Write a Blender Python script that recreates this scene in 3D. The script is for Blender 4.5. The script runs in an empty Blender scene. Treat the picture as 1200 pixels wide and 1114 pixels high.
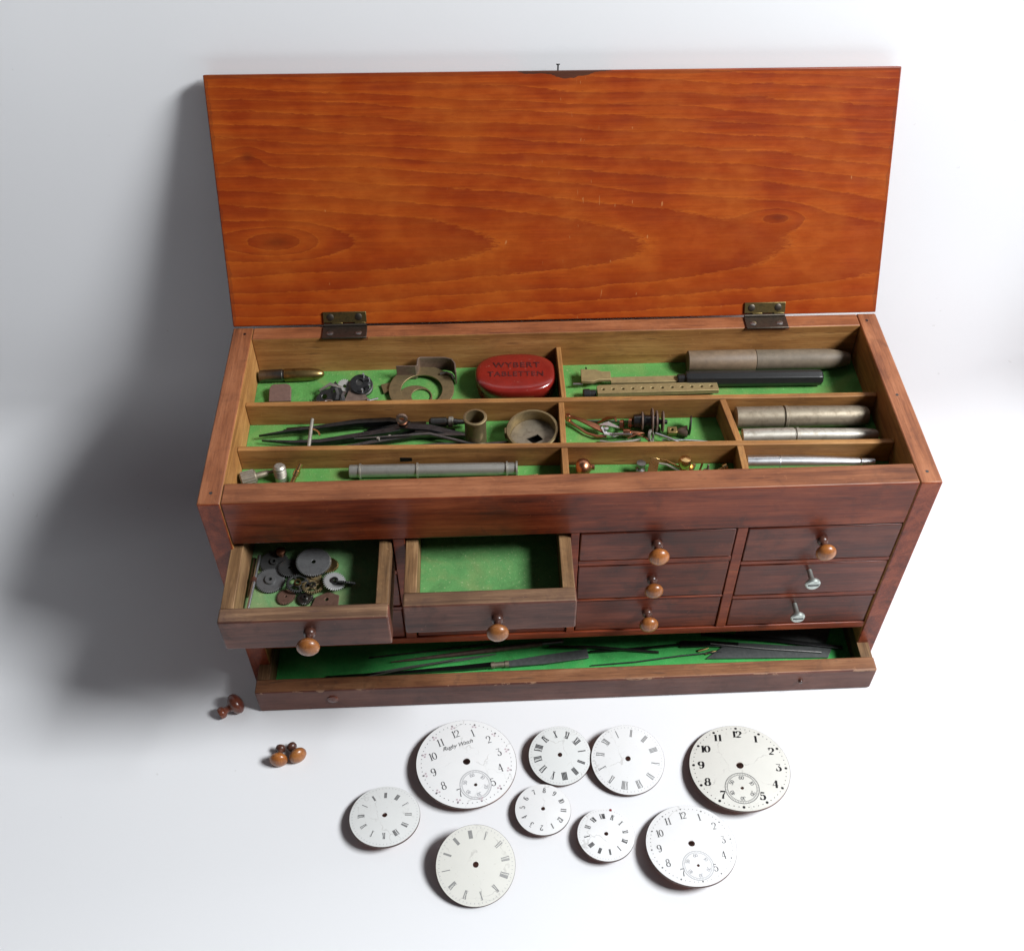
import bpy, bmesh, math, random
from mathutils import Vector, Matrix, geometry
random.seed(7)
S = 0.01                                   # everything below is written in centimetres
scn = bpy.context.scene
COL = scn.collection
PI = math.pi
ORG = {}                                   # world origin (cm) of each parent, so parts can be written in world cm


# ------------------------------------------------------------------ materials
class G:
    def __init__(s, name):
        s.m = bpy.data.materials.new(name); s.m.use_nodes = True
        s.t = s.m.node_tree; s.b = s.t.nodes['Principled BSDF']

    def n(s, typ, ins=None, **kw):
        nd = s.t.nodes.new(typ)
        for k, v in kw.items(): setattr(nd, k, v)
        for k, v in (ins or {}).items(): s.put(nd.inputs[k], v)
        return nd

    def put(s, sock, v):
        if isinstance(v, bpy.types.NodeSocket): s.t.links.new(v, sock)
        elif isinstance(v, bpy.types.Node): s.t.links.new(v.outputs[0], sock)
        else: sock.default_value = v

    def math(s, op, a, b=0.0, c=None, clamp=False):
        nd = s.t.nodes.new('ShaderNodeMath'); nd.operation = op; nd.use_clamp = clamp
        s.put(nd.inputs[0], a); s.put(nd.inputs[1], b)
        if c is not None: s.put(nd.inputs[2], c)
        return nd.outputs[0]

    def ramp(s, fac, stops):
        nd = s.t.nodes.new('ShaderNodeValToRGB'); s.put(nd.inputs[0], fac)
        el = nd.color_ramp.elements
        while len(el) < len(stops): el.new(0.5)
        for e, (p, c) in zip(el, stops):
            e.position = p; e.color = (*c, 1) if len(c) == 3 else c
        return nd.outputs[0]

    def mix(s, fac, a, b, mode='MIX'):
        nd = s.t.nodes.new('ShaderNodeMix'); nd.data_type = 'RGBA'; nd.blend_type = mode
        s.put(nd.inputs[0], fac)
        for i, v in ((6, a), (7, b)):
            if isinstance(v, tuple): v = (*v, 1) if len(v) == 3 else v
            s.put(nd.inputs[i], v)
        return nd.outputs[2]

    def coords(s, scale=(1, 1, 1), jitter=True):
        tc = s.n('ShaderNodeTexCoord').outputs['Object']
        mp = s.n('ShaderNodeMapping', {'Vector': tc, 'Scale': tuple(100 * k for k in scale)})
        if not jitter: return mp.outputs[0]
        r = s.n('ShaderNodeObjectInfo').outputs['Random']
        off = s.math('MULTIPLY', r, 57.0)
        ad = s.n('ShaderNodeVectorMath', {0: mp.outputs[0]}, operation='ADD')
        cb = s.n('ShaderNodeCombineXYZ', {'X': off, 'Y': off, 'Z': off})
        s.put(ad.inputs[1], cb.outputs[0])
        return ad.outputs[0]

    def noise(s, vec, scale, detail=4, rough=.55, dist=0.0):
        return s.n('ShaderNodeTexNoise', {'Vector': vec, 'Scale': scale, 'Detail': detail, 'Roughness': rough, 'Distortion': dist}).outputs[0]

    def bump(s, h, strength=.2, dist=.02):
        b = s.n('ShaderNodeBump', {'Height': h, 'Strength': strength, 'Distance': dist * S})
        s.put(s.b.inputs['Normal'], b.outputs[0])

    def fin(s, col=None, rough=None, metal=0.0, spec=.5, coat=0.0, coat_rough=.1):
        if col is not None: s.put(s.b.inputs['Base Color'], (*col, 1) if isinstance(col, tuple) and len(col) == 3 else col)
        if rough is not None: s.put(s.b.inputs['Roughness'], rough)
        s.b.inputs['Metallic'].default_value = metal
        s.b.inputs['Specular IOR Level'].default_value = spec
        s.b.inputs['Coat Weight'].default_value = coat
        s.b.inputs['Coat Roughness'].default_value = coat_rough
        return s.m


def wood(name, dark, mid, light, axis='x', rough=.5, spec=.4, coat=0.0, stain=.5, bump=.25, stain_col=(.03, .015, .012), vary=.25):
    g = G(name)
    lo, hi = .10, 1.0
    sc = {'x': (lo, hi, hi), 'y': (hi, lo, hi), 'z': (hi, hi, lo)}[axis]
    v = g.coords(sc); vf = g.coords(tuple(.35 * k if k == lo else k for k in sc)); vu = g.coords((1, 1, 1))
    n1 = g.noise(v, 1.5, 6, .6, .9)
    n2 = g.noise(vf, 15, 5, .68)
    n4 = g.noise(v, 24, 3, .6)
    n3 = g.noise(vu, .33, 3, .5)
    f = g.math('MULTIPLY', n1, .5); f = g.math('MULTIPLY_ADD', n2, .32, f); f = g.math('MULTIPLY_ADD', n3, .3, f)
    c = g.ramp(f, [(.42, dark), (.56, mid), (.70, light)])
    d = g.noise(vu, .9, 5, .65, .4)
    dm = g.ramp(d, [(.55, (0, 0, 0)), (.74, (1, 1, 1))])
    c = g.mix(g.math('MULTIPLY', dm, stain), c, stain_col)
    p = g.noise(v, 5, 2, .5)                                  # sparse dents and pores
    pm = g.ramp(p, [(.69, (0, 0, 0)), (.75, (1, 1, 1))])
    c = g.mix(g.math('MULTIPLY', pm, .55), c, stain_col)
    c = g.mix(g.math('MULTIPLY', g.ramp(n4, [(.56, (0, 0, 0)), (.72, (1, 1, 1))]), .45), c, stain_col)
    sc_ = g.noise(vu, 3.4, 2, .5, 1.5)
    sm = g.ramp(sc_, [(.70, (0, 0, 0)), (.73, (1, 1, 1))])
    c = g.mix(g.math('MULTIPLY', sm, .4), c, light)
    tone = g.math('MULTIPLY_ADD', g.n('ShaderNodeObjectInfo').outputs['Random'], vary, 1 - vary / 2)
    c = g.n('ShaderNodeVectorMath', {0: c, 1: g.n('ShaderNodeCombineXYZ', {'X': tone, 'Y': tone, 'Z': tone}).outputs[0]}, operation='MULTIPLY').outputs[0]
    r = g.math('MULTIPLY_ADD', d, .3, rough - .15)
    g.bump(g.math('MULTIPLY_ADD', pm, -1.2, n2), bump, .03)
    return g.fin(c, r, 0, spec, coat, .2)


def metal(name, col, rough=.35, tarnish=(.05, .045, .04), amount=.4, scale=3.0, metallic=1.0):
    g = G(name); v = g.coords((1, 1, 1))
    n = g.noise(v, scale, 5, .65, .3)
    m = g.ramp(n, [(.45, (0, 0, 0)), (.68, (1, 1, 1))])
    c = g.mix(g.math('MULTIPLY', m, amount), col, tarnish)
    f = g.noise(v, scale * 7, 3, .6)
    r = g.math('MULTIPLY_ADD', n, .25, rough - .1)
    g.bump(f, .05, .01)
    return g.fin(c, r, metallic)


def plain(name, col, rough=.5, metal_=0.0, var=.15, scale=4.0, spec=.5, coat=0.0):
    g = G(name); v = g.coords((1, 1, 1))
    n = g.noise(v, scale, 4, .6)
    c = g.mix(n, tuple(k * (1 - var) for k in col), tuple(min(1, k * (1 + var)) for k in col))
    return g.fin(c, rough, metal_, spec, coat)


def lid_wood():
    """Orange stained softwood: growth rings of a flat-sawn board with two knots."""
    g = G('orange_stained_pine')
    tc = g.n('ShaderNodeTexCoord').outputs['Object']
    mp = g.n('ShaderNodeMapping', {'Vector': tc, 'Scale': (100, 100, 100)}).outputs[0]
    sp = g.n('ShaderNodeSeparateXYZ', {0: mp})
    u, v = sp.outputs[0], sp.outputs[1]
    st = g.n('ShaderNodeMapping', {'Vector': mp, 'Scale': (.10, .6, 1)}).outputs[0]
    w1 = g.noise(st, .8, 3, .5); w2 = g.noise(st, 3.0, 3, .55)
    vv = g.math('MULTIPLY_ADD', g.math('SUBTRACT', w1, .5), 1.1, v)
    vv = g.math('MULTIPLY_ADD', g.math('SUBTRACT', w2, .5), .22, vv)
    vv = g.math('MULTIPLY_ADD', u, .028, vv)
    dv = g.math('SUBTRACT', vv, 3.5)
    h = g.math('MULTIPLY_ADD', u, .075, 2.2)
    d = g.math('SQRT', g.math('ADD', g.math('MULTIPLY', dv, dv), g.math('MULTIPLY', h, h)))
    knots = None
    for ku, kv, amp, su, sv in ((-12.6, 3.85, 1.15, 3.2, .42), (10.0, 4.5, .9, 1.5, .18), (-13.5, 7.5, .4, .6, .35)):
        a = g.math('SUBTRACT', u, ku); b = g.math('SUBTRACT', v, kv)
        q = g.math('ADD', g.math('DIVIDE', g.math('MULTIPLY', a, a), su), g.math('DIVIDE', g.math('MULTIPLY', b, b), sv))
        e = g.math('POWER', 2.718, g.math('MULTIPLY', q, -1.0))
        d = g.math('MULTIPLY_ADD', e, -amp, d)
        core = g.math('POWER', 2.718, g.math('MULTIPLY', q, -7.0))
        knots = core if knots is None else g.math('MAXIMUM', knots, core)
    fib = g.noise(g.n('ShaderNodeMapping', {'Vector': mp, 'Scale': (.05, 1.0, 1)}).outputs[0], 12, 4, .7)
    stk = g.noise(g.n('ShaderNodeMapping', {'Vector': mp, 'Scale': (.022, 1.0, 1)}).outputs[0], 4.2, 4, .65, .3)
    flk = g.noise(g.n('ShaderNodeMapping', {'Vector': mp, 'Scale': (.35, 1.6, 1)}).outputs[0], 9, 3, .6)
    d = g.math('MULTIPLY_ADD', g.math('SUBTRACT', flk, .5), .16, d)
    ring = g.math('FRACT', g.math('MULTIPLY', d, 2.0))
    blot = g.noise(mp, .28, 4, .55); mott = g.noise(g.n('ShaderNodeMapping', {'Vector': mp, 'Scale': (.5, 1.0, 1)}).outputs[0], 1.7, 4, .6)
    base = g.ramp(ring, [(0, (.45, .092, .008)), (.09, (.385, .066, .0055)), (.45, (.345, .051, .0045)), (.85, (.275, .039, .0045)), (.95, (.26, .036, .0045)), (1, (.44, .100, .010))])
    c = g.mix(g.math('MULTIPLY', g.ramp(fib, [(.36, (1, 1, 1)), (.56, (0, 0, 0))]), .3), base, (.19, .024, .0035))
    up_ = g.math('MULTIPLY_ADD', v, .045, .05, clamp=True)                       # quieter figure low on the board, tighter streaks above
    c = g.mix(g.math('MULTIPLY', g.ramp(stk, [(.42, (1, 1, 1)), (.56, (0, 0, 0))]), up_), c, (.17, .017, .003))
    c = g.mix(g.math('MULTIPLY', g.ramp(blot, [(.42, (0, 0, 0)), (.70, (1, 1, 1))]), .5), c, (.46, .115, .013))
    c = g.mix(g.math('MULTIPLY', g.ramp(blot, [(.28, (1, 1, 1)), (.46, (0, 0, 0))]), .4), c, (.17, .020, .0035))
    c = g.mix(g.math('MULTIPLY', g.ramp(mott, [(.42, (1, 1, 1)), (.58, (0, 0, 0))]), .28), c, (.22, .022, .003))
    c = g.mix(g.math('MULTIPLY', g.ramp(flk, [(.28, (1, 1, 1)), (.42, (0, 0, 0))]), .3), c, (.2, .02, .003))
    c = g.mix(g.math('MULTIPLY', knots, .6, clamp=True), c, (.10, .014, .004))
    # small pale nicks
    nk = g.noise(g.n('ShaderNodeMapping', {'Vector': mp, 'Scale': (1.6, .55, 1)}).outputs[0], 2.2, 1, .4)
    c = g.mix(g.math('MULTIPLY', g.ramp(nk, [(.79, (0, 0, 0)), (.81, (1, 1, 1))]), .5), c, (.55, .25, .09))
    sk = g.noise(g.n('ShaderNodeMapping', {'Vector': mp, 'Scale': (3.2, .6, 1)}).outputs[0], 2.0, 2, .5, .4)
    cl = g.math('POWER', 2.718, g.math('MULTIPLY', g.math('MULTIPLY', g.math('SUBTRACT', u, .5), g.math('SUBTRACT', u, .5)), -.5))
    c = g.mix(g.math('MULTIPLY', g.ramp(g.math('MULTIPLY_ADD', cl, .10, sk), [(.785, (0, 0, 0)), (.81, (1, 1, 1))]), .35), c, (.58, .28, .10))
    # darker handled border of the board
    eu = g.math('GREATER_THAN', g.math('MULTIPLY_ADD', mott, .5, g.math('ABSOLUTE', u)), 15.1)
    et = g.math('GREATER_THAN', g.math('MULTIPLY_ADD', blot, .35, v), 10.87)
    c = g.mix(g.math('MULTIPLY', g.math('MAXIMUM', eu, et), .3), c, (.07, .022, .012))
    pu = g.math('ABSOLUTE', g.math('SUBTRACT', u, .35))
    pm = g.math('GREATER_THAN', g.math('MULTIPLY_ADD', pu, -.16, g.math('MULTIPLY_ADD', mott, .5, v)), 10.78)
    c = g.mix(g.math('MULTIPLY', pm, .8), c, (.035, .022, .017))               # dark worn patch round the nail
    g.bump(g.math('MULTIPLY_ADD', ring, -.5, fib), .2, .02)
    return g.fin(c, g.math('MULTIPLY_ADD', mott, .25, .30), 0, .22, .06, .25)


M = {}
M['lid'] = lid_wood()
RED = ((.055, .009, .004), (.18, .031, .010), (.30, .068, .023))
for ax in 'xyz':
    M['red_' + ax] = wood('mahogany_' + ax, *RED, axis=ax, rough=.42, spec=.22, coat=.2, stain=.5)
RIM = ((.11, .032, .012), (.235, .078, .029), (.34, .13, .055))
M['rim_x'] = wood('worn_mahogany_x', *RIM, axis='x', rough=.5, stain=.45, stain_col=(.07, .022, .012))
M['rim_y'] = wood('worn_mahogany_y', *RIM, axis='y', rough=.5, stain=.45, stain_col=(.07, .022, .012))
TAN = ((.16, .064, .017), (.31, .138, .038), (.45, .23, .075))
M['tan_x'] = wood('raw_wood_x', *TAN, axis='x', rough=.62, stain=.3, stain_col=(.10, .045, .02))
M['tan_y'] = wood('raw_wood_y', *TAN, axis='y', rough=.62, stain=.3, stain_col=(.10, .045, .02))
OAK = ((.07, .033, .014), (.18, .095, .04), (.33, .195, .09))
M['oak_y'] = wood('oak_y', *OAK, axis='y', rough=.6, stain=.5, stain_col=(.07, .04, .02))
M['oak_x'] = wood('oak_x', *OAK, axis='x', rough=.6, stain=.5, stain_col=(.07, .04, .02))
DRK = ((.035, .007, .004), (.10, .019, .009), (.20, .046, .020))
M['front_x'] = wood('drawer_front', *DRK, axis='x', rough=.40, spec=.25, coat=.24, stain=.7)
DFR = ((.04, .013, .009), (.09, .031, .020), (.16, .063, .040))
M['pulled_x'] = wood('worn_drawer_front', *DFR, axis='x', rough=.48, spec=.3, coat=.18, stain=.7)
M['bottom_top'] = wood('bottom_drawer_edge', (.10, .036, .016), (.21, .088, .038), (.32, .16, .075), axis='x', rough=.6, stain=.6, stain_col=(.06, .03, .02))


def chipped():
    m = wood('bottom_drawer_front', (.05, .015, .010), (.105, .034, .022), (.165, .064, .042), axis='x', rough=.45, stain=.5)
    g = G.__new__(G); g.m = m; g.t = m.node_tree; g.b = g.t.nodes['Principled BSDF']
    src = g.b.inputs['Base Color'].links[0].from_socket
    v = g.coords((.55, 1, 1.2), False)
    n = g.noise(v, 1.5, 5, .65, .6)
    z = g.n('ShaderNodeSeparateXYZ', {0: g.n('ShaderNodeTexCoord').outputs['Object']}).outputs[2]
    e = g.math('MULTIPLY_ADD', z, 100 / .5, -1.15 / .5, clamp=True)
    k = g.ramp(g.math('MULTIPLY_ADD', e, .16, n), [(.715, (0, 0, 0)), (.74, (1, 1, 1))])
    g.put(g.b.inputs['Base Color'], g.mix(g.math('MULTIPLY', g.math('MULTIPLY', k, e), .8), src, (.38, .22, .13)))
    return m


M['bottom_front'] = chipped()
M['pulled_top'] = wood('worn_drawer_edge', (.055, .027, .015), (.13, .068, .036), (.25, .145, .078), axis='x', rough=.6, stain=.7, stain_col=(.06, .03, .025))


def felt(name, col, worn):
    g = G(name); v = g.coords((1, 1, 1))
    n = g.noise(v, .9, 6, .65, .6); f = g.noise(v, 26, 4, .75); k = g.noise(v, 8, 4, .65); q_ = g.noise(v, .5, 4, .6, .8)
    c = g.mix(n, tuple(q * .55 for q in col), tuple(q * 1.3 for q in col))
    c = g.mix(g.math('MULTIPLY', g.ramp(q_, [(.5, (0, 0, 0)), (.68, (1, 1, 1))]), .55), c, (col[0] * 1.9, col[1] * .95, col[2] * 1.1))
    c = g.mix(g.math('MULTIPLY', g.ramp(q_, [(.3, (1, 1, 1)), (.44, (0, 0, 0))]), .5), c, (col[0] * .35, col[1] * .32, col[2] * .3))
    c = g.mix(g.math('MULTIPLY', g.ramp(f, [(.48, (0, 0, 0)), (.75, (1, 1, 1))]), .45), c, tuple(q * .35 for q in col))
    c = g.mix(g.math('MULTIPLY', g.ramp(k, [(.60, (0, 0, 0)), (.70, (1, 1, 1))]), worn), c, (.40, .46, .24))
    g.bump(g.math('MULTIPLY_ADD', k, .6, f), .7, .03)
    return g.fin(c, .92, 0, .15)


M['felt'] = felt('green_felt', (.115, .33, .08), .45)
M['felt_worn'] = felt('worn_green_felt', (.12, .31, .10), .6)
M['felt_pale'] = felt('pale_green_felt', (.16, .32, .13), .4)
M['felt_deep'] = felt('deep_green_felt', (.065, .42, .10), .25)
M['brass'] = metal('old_brass', (.36, .25, .10), .38, (.10, .07, .035), .6)
M['hingebrass'] = metal('hinge_brass', (.26, .19, .075), .42, (.07, .06, .035), .7, 5)
M['hingedark'] = metal('hinge_dark', (.13, .11, .09), .45, (.05, .045, .04), .6, 5)
M['dullbrass'] = metal('dull_brass', (.30, .23, .12), .5, (.14, .10, .06), .5, 4, .85)
M['barbrass'] = metal('matte_brass', (.33, .25, .115), .55, (.17, .12, .06), .45, 3, .45)
M['gold'] = metal('bright_brass', (.72, .47, .20), .25, (.35, .2, .08), .3)
M['copper'] = metal('copper', (.52, .23, .13), .3, (.16, .06, .03), .5)
M['copperback'] = metal('copper_back', (.40, .16, .10), .5, (.18, .06, .04), .5)
M['steel'] = metal('steel', (.33, .32, .31), .35, (.09, .085, .08), .5)
M['steelgrey'] = metal('grey_steel', (.37, .355, .32), .42, (.2, .19, .165), .4, 2.5, .7)
M['gun'] = metal('gun_steel', (.17, .165, .155), .36, (.04, .04, .04), .5)
M['dark'] = metal('dark_steel', (.10, .10, .10), .33, (.035, .035, .035), .6)
M['silver'] = metal('silver', (.74, .74, .75), .3, (.5, .49, .48), .3, 1.5)
M['nickel'] = metal('worn_nickel', (.29, .245, .18), .5, (.15, .115, .075), .6, 3.6, .7)
M['nickel_pale'] = metal('pale_nickel', (.46, .43, .37), .46, (.22, .185, .14), .65, 3, .8)
M['zinc'] = metal('zinc', (.50, .54, .50), .4, (.2, .22, .2), .5, 5, .9)
M['brownmetal'] = metal('brown_metal', (.22, .155, .12), .5, (.10, .065, .05), .6, 4, .6)
M['tubebrown'] = plain('brown_tube', (.15, .10, .06), .6, 0, .45, 3.2)
M['tubegrey'] = plain('grey_tube_end', (.15, .115, .078), .6, 0, .4, 3.2)
M['black'] = plain('black_ebonite', (.014, .014, .014), .35, 0, .3, 3, .5)
M['darkplate'] = plain('dark_file', (.085, .09, .087), .5, .2, .5, 6)
M['greygear'] = metal('grey_gear', (.20, .20, .20), .5, (.08, .08, .08), .5, 4, .8)
M['darkgear'] = metal('dark_gear', (.075, .075, .073), .5, (.03, .03, .03), .5, 4, .8)
M['palegear'] = metal('pale_gear', (.50, .50, .49), .45, (.25, .25, .25), .4, 4, .8)
M['rustgear'] = metal('rusty_plate', (.20, .11, .08), .55, (.09, .045, .03), .6, 4, .6)
M['tan_chip'] = plain('brown_tab', (.135, .075, .058), .7, 0, .35, 6)
M['redtin'] = None
M['redletter'] = plain('embossed_letter', (.055, .005, .005), .5, 0, .1)
M['knobwood'] = wood('knob_wood', (.15, .045, .010), (.26, .085, .018), (.36, .14, .036), axis='z', rough=.36, spec=.5, coat=.35, stain=.7, bump=.1, stain_col=(.07, .024, .010), vary=.6)
M['knobdark'] = wood('knob_dark', (.03, .012, .008), (.07, .025, .016), (.12, .05, .03), axis='z', rough=.35, coat=.3, stain=.3, bump=.06)
M['knobred'] = wood('knob_red', (.05, .014, .009), (.12, .03, .018), (.2, .06, .03), axis='z', rough=.3, coat=.4, stain=.3, bump=.06)
M['ink'] = plain('black_enamel', (.012, .012, .014), .35, 0, .1)
M['inkdark'] = plain('dark_grey_enamel', (.05, .05, .053), .35, 0, .1)
M['inkmid'] = plain('mid_grey_enamel', (.24, .24, .235), .4, 0, .1)
M['inkgrey'] = plain('grey_enamel', (.13, .13, .13), .4, 0, .1)
M['inksoft'] = plain('faded_enamel', (.36, .36, .37), .4, 0, .1)
M['inkred'] = plain('pink_enamel', (.50, .40, .43), .4, 0, .2)
M['redspot'] = plain('red_spot', (.22, .02, .025), .4, 0, .1)
M['rimdark'] = metal('dial_edge', (.13, .09, .08), .45, (.06, .04, .035), .4)


def tin_paint():
    g = G('red_lacquered_tin'); v = g.coords((1, 1, 1))
    n = g.noise(v, 1.4, 5, .6); k = g.noise(v, 5.5, 3, .55, .5)
    c = g.mix(n, (.115, .006, .005), (.27, .019, .011))
    c = g.mix(g.math('MULTIPLY', g.ramp(k, [(.68, (0, 0, 0)), (.73, (1, 1, 1))]), .5), c, (.45, .22, .17))
    g.bump(g.noise(v, 9, 3, .6), .1, .02)
    return g.fin(c, .24, .0, .5, .5, .12)


M['redtin'] = tin_paint()


def enamel(name, col, specks):
    g = G(name); v = g.coords((1, 1, 1))
    n = g.noise(v, 1.2, 4, .6); k = g.noise(v, 11, 2, .5)
    c = g.mix(n, tuple(q * .93 for q in col), col)
    c = g.mix(g.math('MULTIPLY', g.ramp(k, [(.70, (0, 0, 0)), (.77, (1, 1, 1))]), specks), c, (.4, .36, .3))
    e = g.n('ShaderNodeTexVoronoi', {'Vector': g.n('ShaderNodeVectorMath', {0: v, 1: g.n('ShaderNodeTexNoise', {'Vector': v, 'Scale': 1.5, 'Detail': 3}).outputs[1]}, operation='ADD').outputs[0], 'Scale': .42}, feature='DISTANCE_TO_EDGE').outputs['Distance']
    hl = g.ramp(e, [(0, (1, 1, 1)), (.006, (1, 1, 1)), (.012, (0, 0, 0))])
    c = g.mix(g.math('MULTIPLY', g.math('MULTIPLY', hl, g.ramp(n, [(.45, (0, 0, 0)), (.6, (1, 1, 1))])), .35), c, (.35, .33, .3))
    return g.fin(c, .2, 0, .5, .35, .06)


M['enamel'] = enamel('white_enamel', (.83, .83, .82), .25)
M['enamel_cream'] = enamel('cream_enamel', (.74, .73, .67), .4)
M['enamel_grey'] = enamel('greyish_enamel', (.76, .77, .75), .35)


def paper():
    g = G('white_paper'); v = g.coords((1, 1, 1), False)
    n = g.noise(v, .12, 3, .5); f = g.noise(v, 6, 4, .6)
    c = g.mix(n, (.775, .78, .79), (.80, .80, .805))
    c = g.mix(g.math('MULTIPLY', f, .06), c, (.6, .6, .6))
    k = g.noise(v, 2.1, 2, .5)
    c = g.mix(g.math('MULTIPLY', g.ramp(k, [(.765, (0, 0, 0)), (.785, (1, 1, 1))]), .25), c, (.45, .43, .4))
    g.bump(f, .06, .02)
    return g.fin(c, .75, 0, .25)


M['paper'] = paper()


# ------------------------------------------------------------------ mesh builder (cm)
def frame(axis):
    a = Vector(axis).normalized()
    h = Vector((0, 0, 1)) if abs(a.z) < .9 else Vector((1, 0, 0))
    x = h.cross(a).normalized(); y = a.cross(x)
    return x, y, a


class MB:
    def __init__(s): s.v, s.f, s.mi = [], [], []

    def add(s, vs, fs, m=0, T=None):
        o = len(s.v)
        s.v += [(T @ Vector(p)) if T is not None else Vector(p) for p in vs]
        s.f += [tuple(i + o for i in f) for f in fs]
        s.mi += list(m) if isinstance(m, (list, tuple)) else [m] * len(fs)
        return s

    def box(s, x0, x1, y0, y1, z0, z1, m=0, faces=None, T=None):
        vs = [(x, y, z) for z in (z0, z1) for y in (y0, y1) for x in (x0, x1)]
        fs = [(0, 2, 3, 1), (4, 5, 7, 6), (0, 1, 5, 4), (2, 6, 7, 3), (0, 4, 6, 2), (1, 3, 7, 5)]
        ks = ['-z', '+z', '-y', '+y', '-x', '+x']
        return s.add(vs, fs, [(faces or {}).get(k, m) for k in ks], T)

    def quadboard(s, pts, z0, z1, m=0, faces=None):
        n = len(pts)
        vs = [(x, y, z0) for x, y in pts] + [(x, y, z1) for x, y in pts]
        fs = [tuple(range(n))[::-1], tuple(range(n, 2 * n))] + [(i, (i + 1) % n, n + (i + 1) % n, n + i) for i in range(n)]
        ms = [m, (faces or {}).get('+z', m)] + [m] * n
        return s.add(vs, fs, ms)

    def lathe(s, a, b, prof, n=28, m=0, mats=None, T=None):
        """profile [(t, r)] along the axis a -> b"""
        a = Vector(a); x, y, d = frame(Vector(b) - a)
        vs, fs, ms = [], [], []
        for t, r in prof:
            for k in range(n):
                q = 2 * PI * k / n
                vs.append(a + d * t + (x * math.cos(q) + y * math.sin(q)) * r)
        for i in range(len(prof) - 1):
            for k in range(n):
                k2 = (k + 1) % n
                fs.append((i * n + k, i * n + k2, (i + 1) * n + k2, (i + 1) * n + k)); ms.append(mats[i] if mats else m)
        fs.append(tuple(range(n))[::-1]); ms.append(mats[0] if mats else m)
        L = (len(prof) - 1) * n
        fs.append(tuple(range(L, L + n))); ms.append(mats[-1] if mats else m)
        return s.add(vs, fs, ms, T)

    def cyl(s, a, b, r0, r1=None, n=24, m=0, T=None):
        r1 = r0 if r1 is None else r1
        return s.lathe(a, b, [(0, r0), ((Vector(b) - Vector(a)).length, r1)], n, m, T=T)

    def ringwall(s, a, b, prof, n=40, m=0, T=None):
        """closed profile revolved (hollow thing)"""
        a = Vector(a); x, y, d = frame(Vector(b) - a)
        vs, fs = [], []; P = len(prof)
        for t, r in prof:
            for k in range(n):
                q = 2 * PI * k / n
                vs.append(a + d * t + (x * math.cos(q) + y * math.sin(q)) * r)
        for i in range(P):
            j = (i + 1) % P
            for k in range(n):
                k2 = (k + 1) % n
                fs.append((i * n + k, i * n + k2, j * n + k2, j * n + k))
        return s.add(vs, fs, m, T)

    def sweep(s, pts, w, h=None, up=(0, 0, 1), m=0, n=None):
        """tube (n sides, radius w) or flat bar (w wide, h high) along points; w may be a list"""
        pts = [Vector(p) for p in pts]; N = len(pts); vs, fs = [], []
        ws = w if isinstance(w, (list, tuple)) else [w] * N
        hs = h if isinstance(h, (list, tuple)) else [h] * N
        k = n or 4
        for i, p in enumerate(pts):
            t = (pts[min(i + 1, N - 1)] - pts[max(i - 1, 0)]).normalized()
            sd = t.cross(Vector(up))
            sd = sd.normalized() if sd.length > 1e-4 else Vector((1, 0, 0))
            u = sd.cross(t)
            if n:
                vs += [p + (sd * math.cos(2 * PI * q / n) + u * math.sin(2 * PI * q / n)) * ws[i] for q in range(n)]
            else:
                vs += [p + sd * a * ws[i] / 2 + u * b * hs[i] / 2 for a, b in ((-1, -1), (1, -1), (1, 1), (-1, 1))]
        for i in range(N - 1):
            for q in range(k):
                q2 = (q + 1) % k
                fs.append((i * k + q, i * k + q2, (i + 1) * k + q2, (i + 1) * k + q))
        fs.append(tuple(range(k))[::-1]); fs.append(tuple(range((N - 1) * k, N * k)))
        return s.add(vs, fs, m)

    def plate(s, outer, holes=(), z0=0, z1=.1, m=0, T=None, extra=(), zf=None):
        """flat plate with real holes (zf(x, y) bends it)"""
        P, E = [Vector(p) for p in outer], []
        n = len(P); E += [(i, (i + 1) % n) for i in range(n)]
        for h in holes:
            o = len(P); P += [Vector(p) for p in h]; E += [(o + i, o + (i + 1) % len(h)) for i in range(len(h))]
        P += [Vector(p) for p in extra]
        co, ed, fa, *_ = geometry.delaunay_2d_cdt(P, E, [], 1, 1e-6)

        def inside(pt, poly):
            c = False; j = len(poly) - 1
            for i in range(len(poly)):
                xi, yi = poly[i][0], poly[i][1]; xj, yj = poly[j][0], poly[j][1]
                if (yi > pt[1]) != (yj > pt[1]) and pt[0] < (xj - xi) * (pt[1] - yi) / (yj - yi) + xi: c = not c
                j = i
            return c
        keep = []
        for f in fa:
            cx = sum(co[i].x for i in f) / len(f); cy = sum(co[i].y for i in f) / len(f)
            if inside((cx, cy), outer) and not any(inside((cx, cy), h) for h in holes): keep.append(tuple(f))
        N = len(co); zf = zf or (lambda x, y: 0.0)
        vs = [(c.x, c.y, z1 + zf(c.x, c.y)) for c in co] + [(c.x, c.y, z0 + zf(c.x, c.y)) for c in co]
        cnt = {}
        for f in keep:
            for i in range(len(f)): cnt[(f[i], f[(i + 1) % len(f)])] = 1
        fs = list(keep) + [tuple(i + N for i in f)[::-1] for f in keep]
        for (a, b) in cnt:
            if (b, a) not in cnt: fs.append((b, a, a + N, b + N))
        ms = [m] * len(fs)
        return s.add(vs, fs, ms, T)

    def build(s, name, mats, parent=None, bevel=0.0, smooth=35, seg=2):
        if not isinstance(mats, (list, tuple)): mats = [mats]
        o0 = Vector(ORG.get(parent.name, (0, 0, 0))) if parent is not None else Vector((0, 0, 0))
        me = bpy.data.meshes.new(name)
        me.from_pydata([tuple((p - o0) * S) for p in s.v], [], s.f)
        for k in mats: me.materials.append(M[k] if isinstance(k, str) else k)
        for p, i in zip(me.polygons, s.mi): p.material_index = i
        bm = bmesh.new(); bm.from_mesh(me)
        bmesh.ops.recalc_face_normals(bm, faces=bm.faces)
        bm.to_mesh(me); bm.free()
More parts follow.
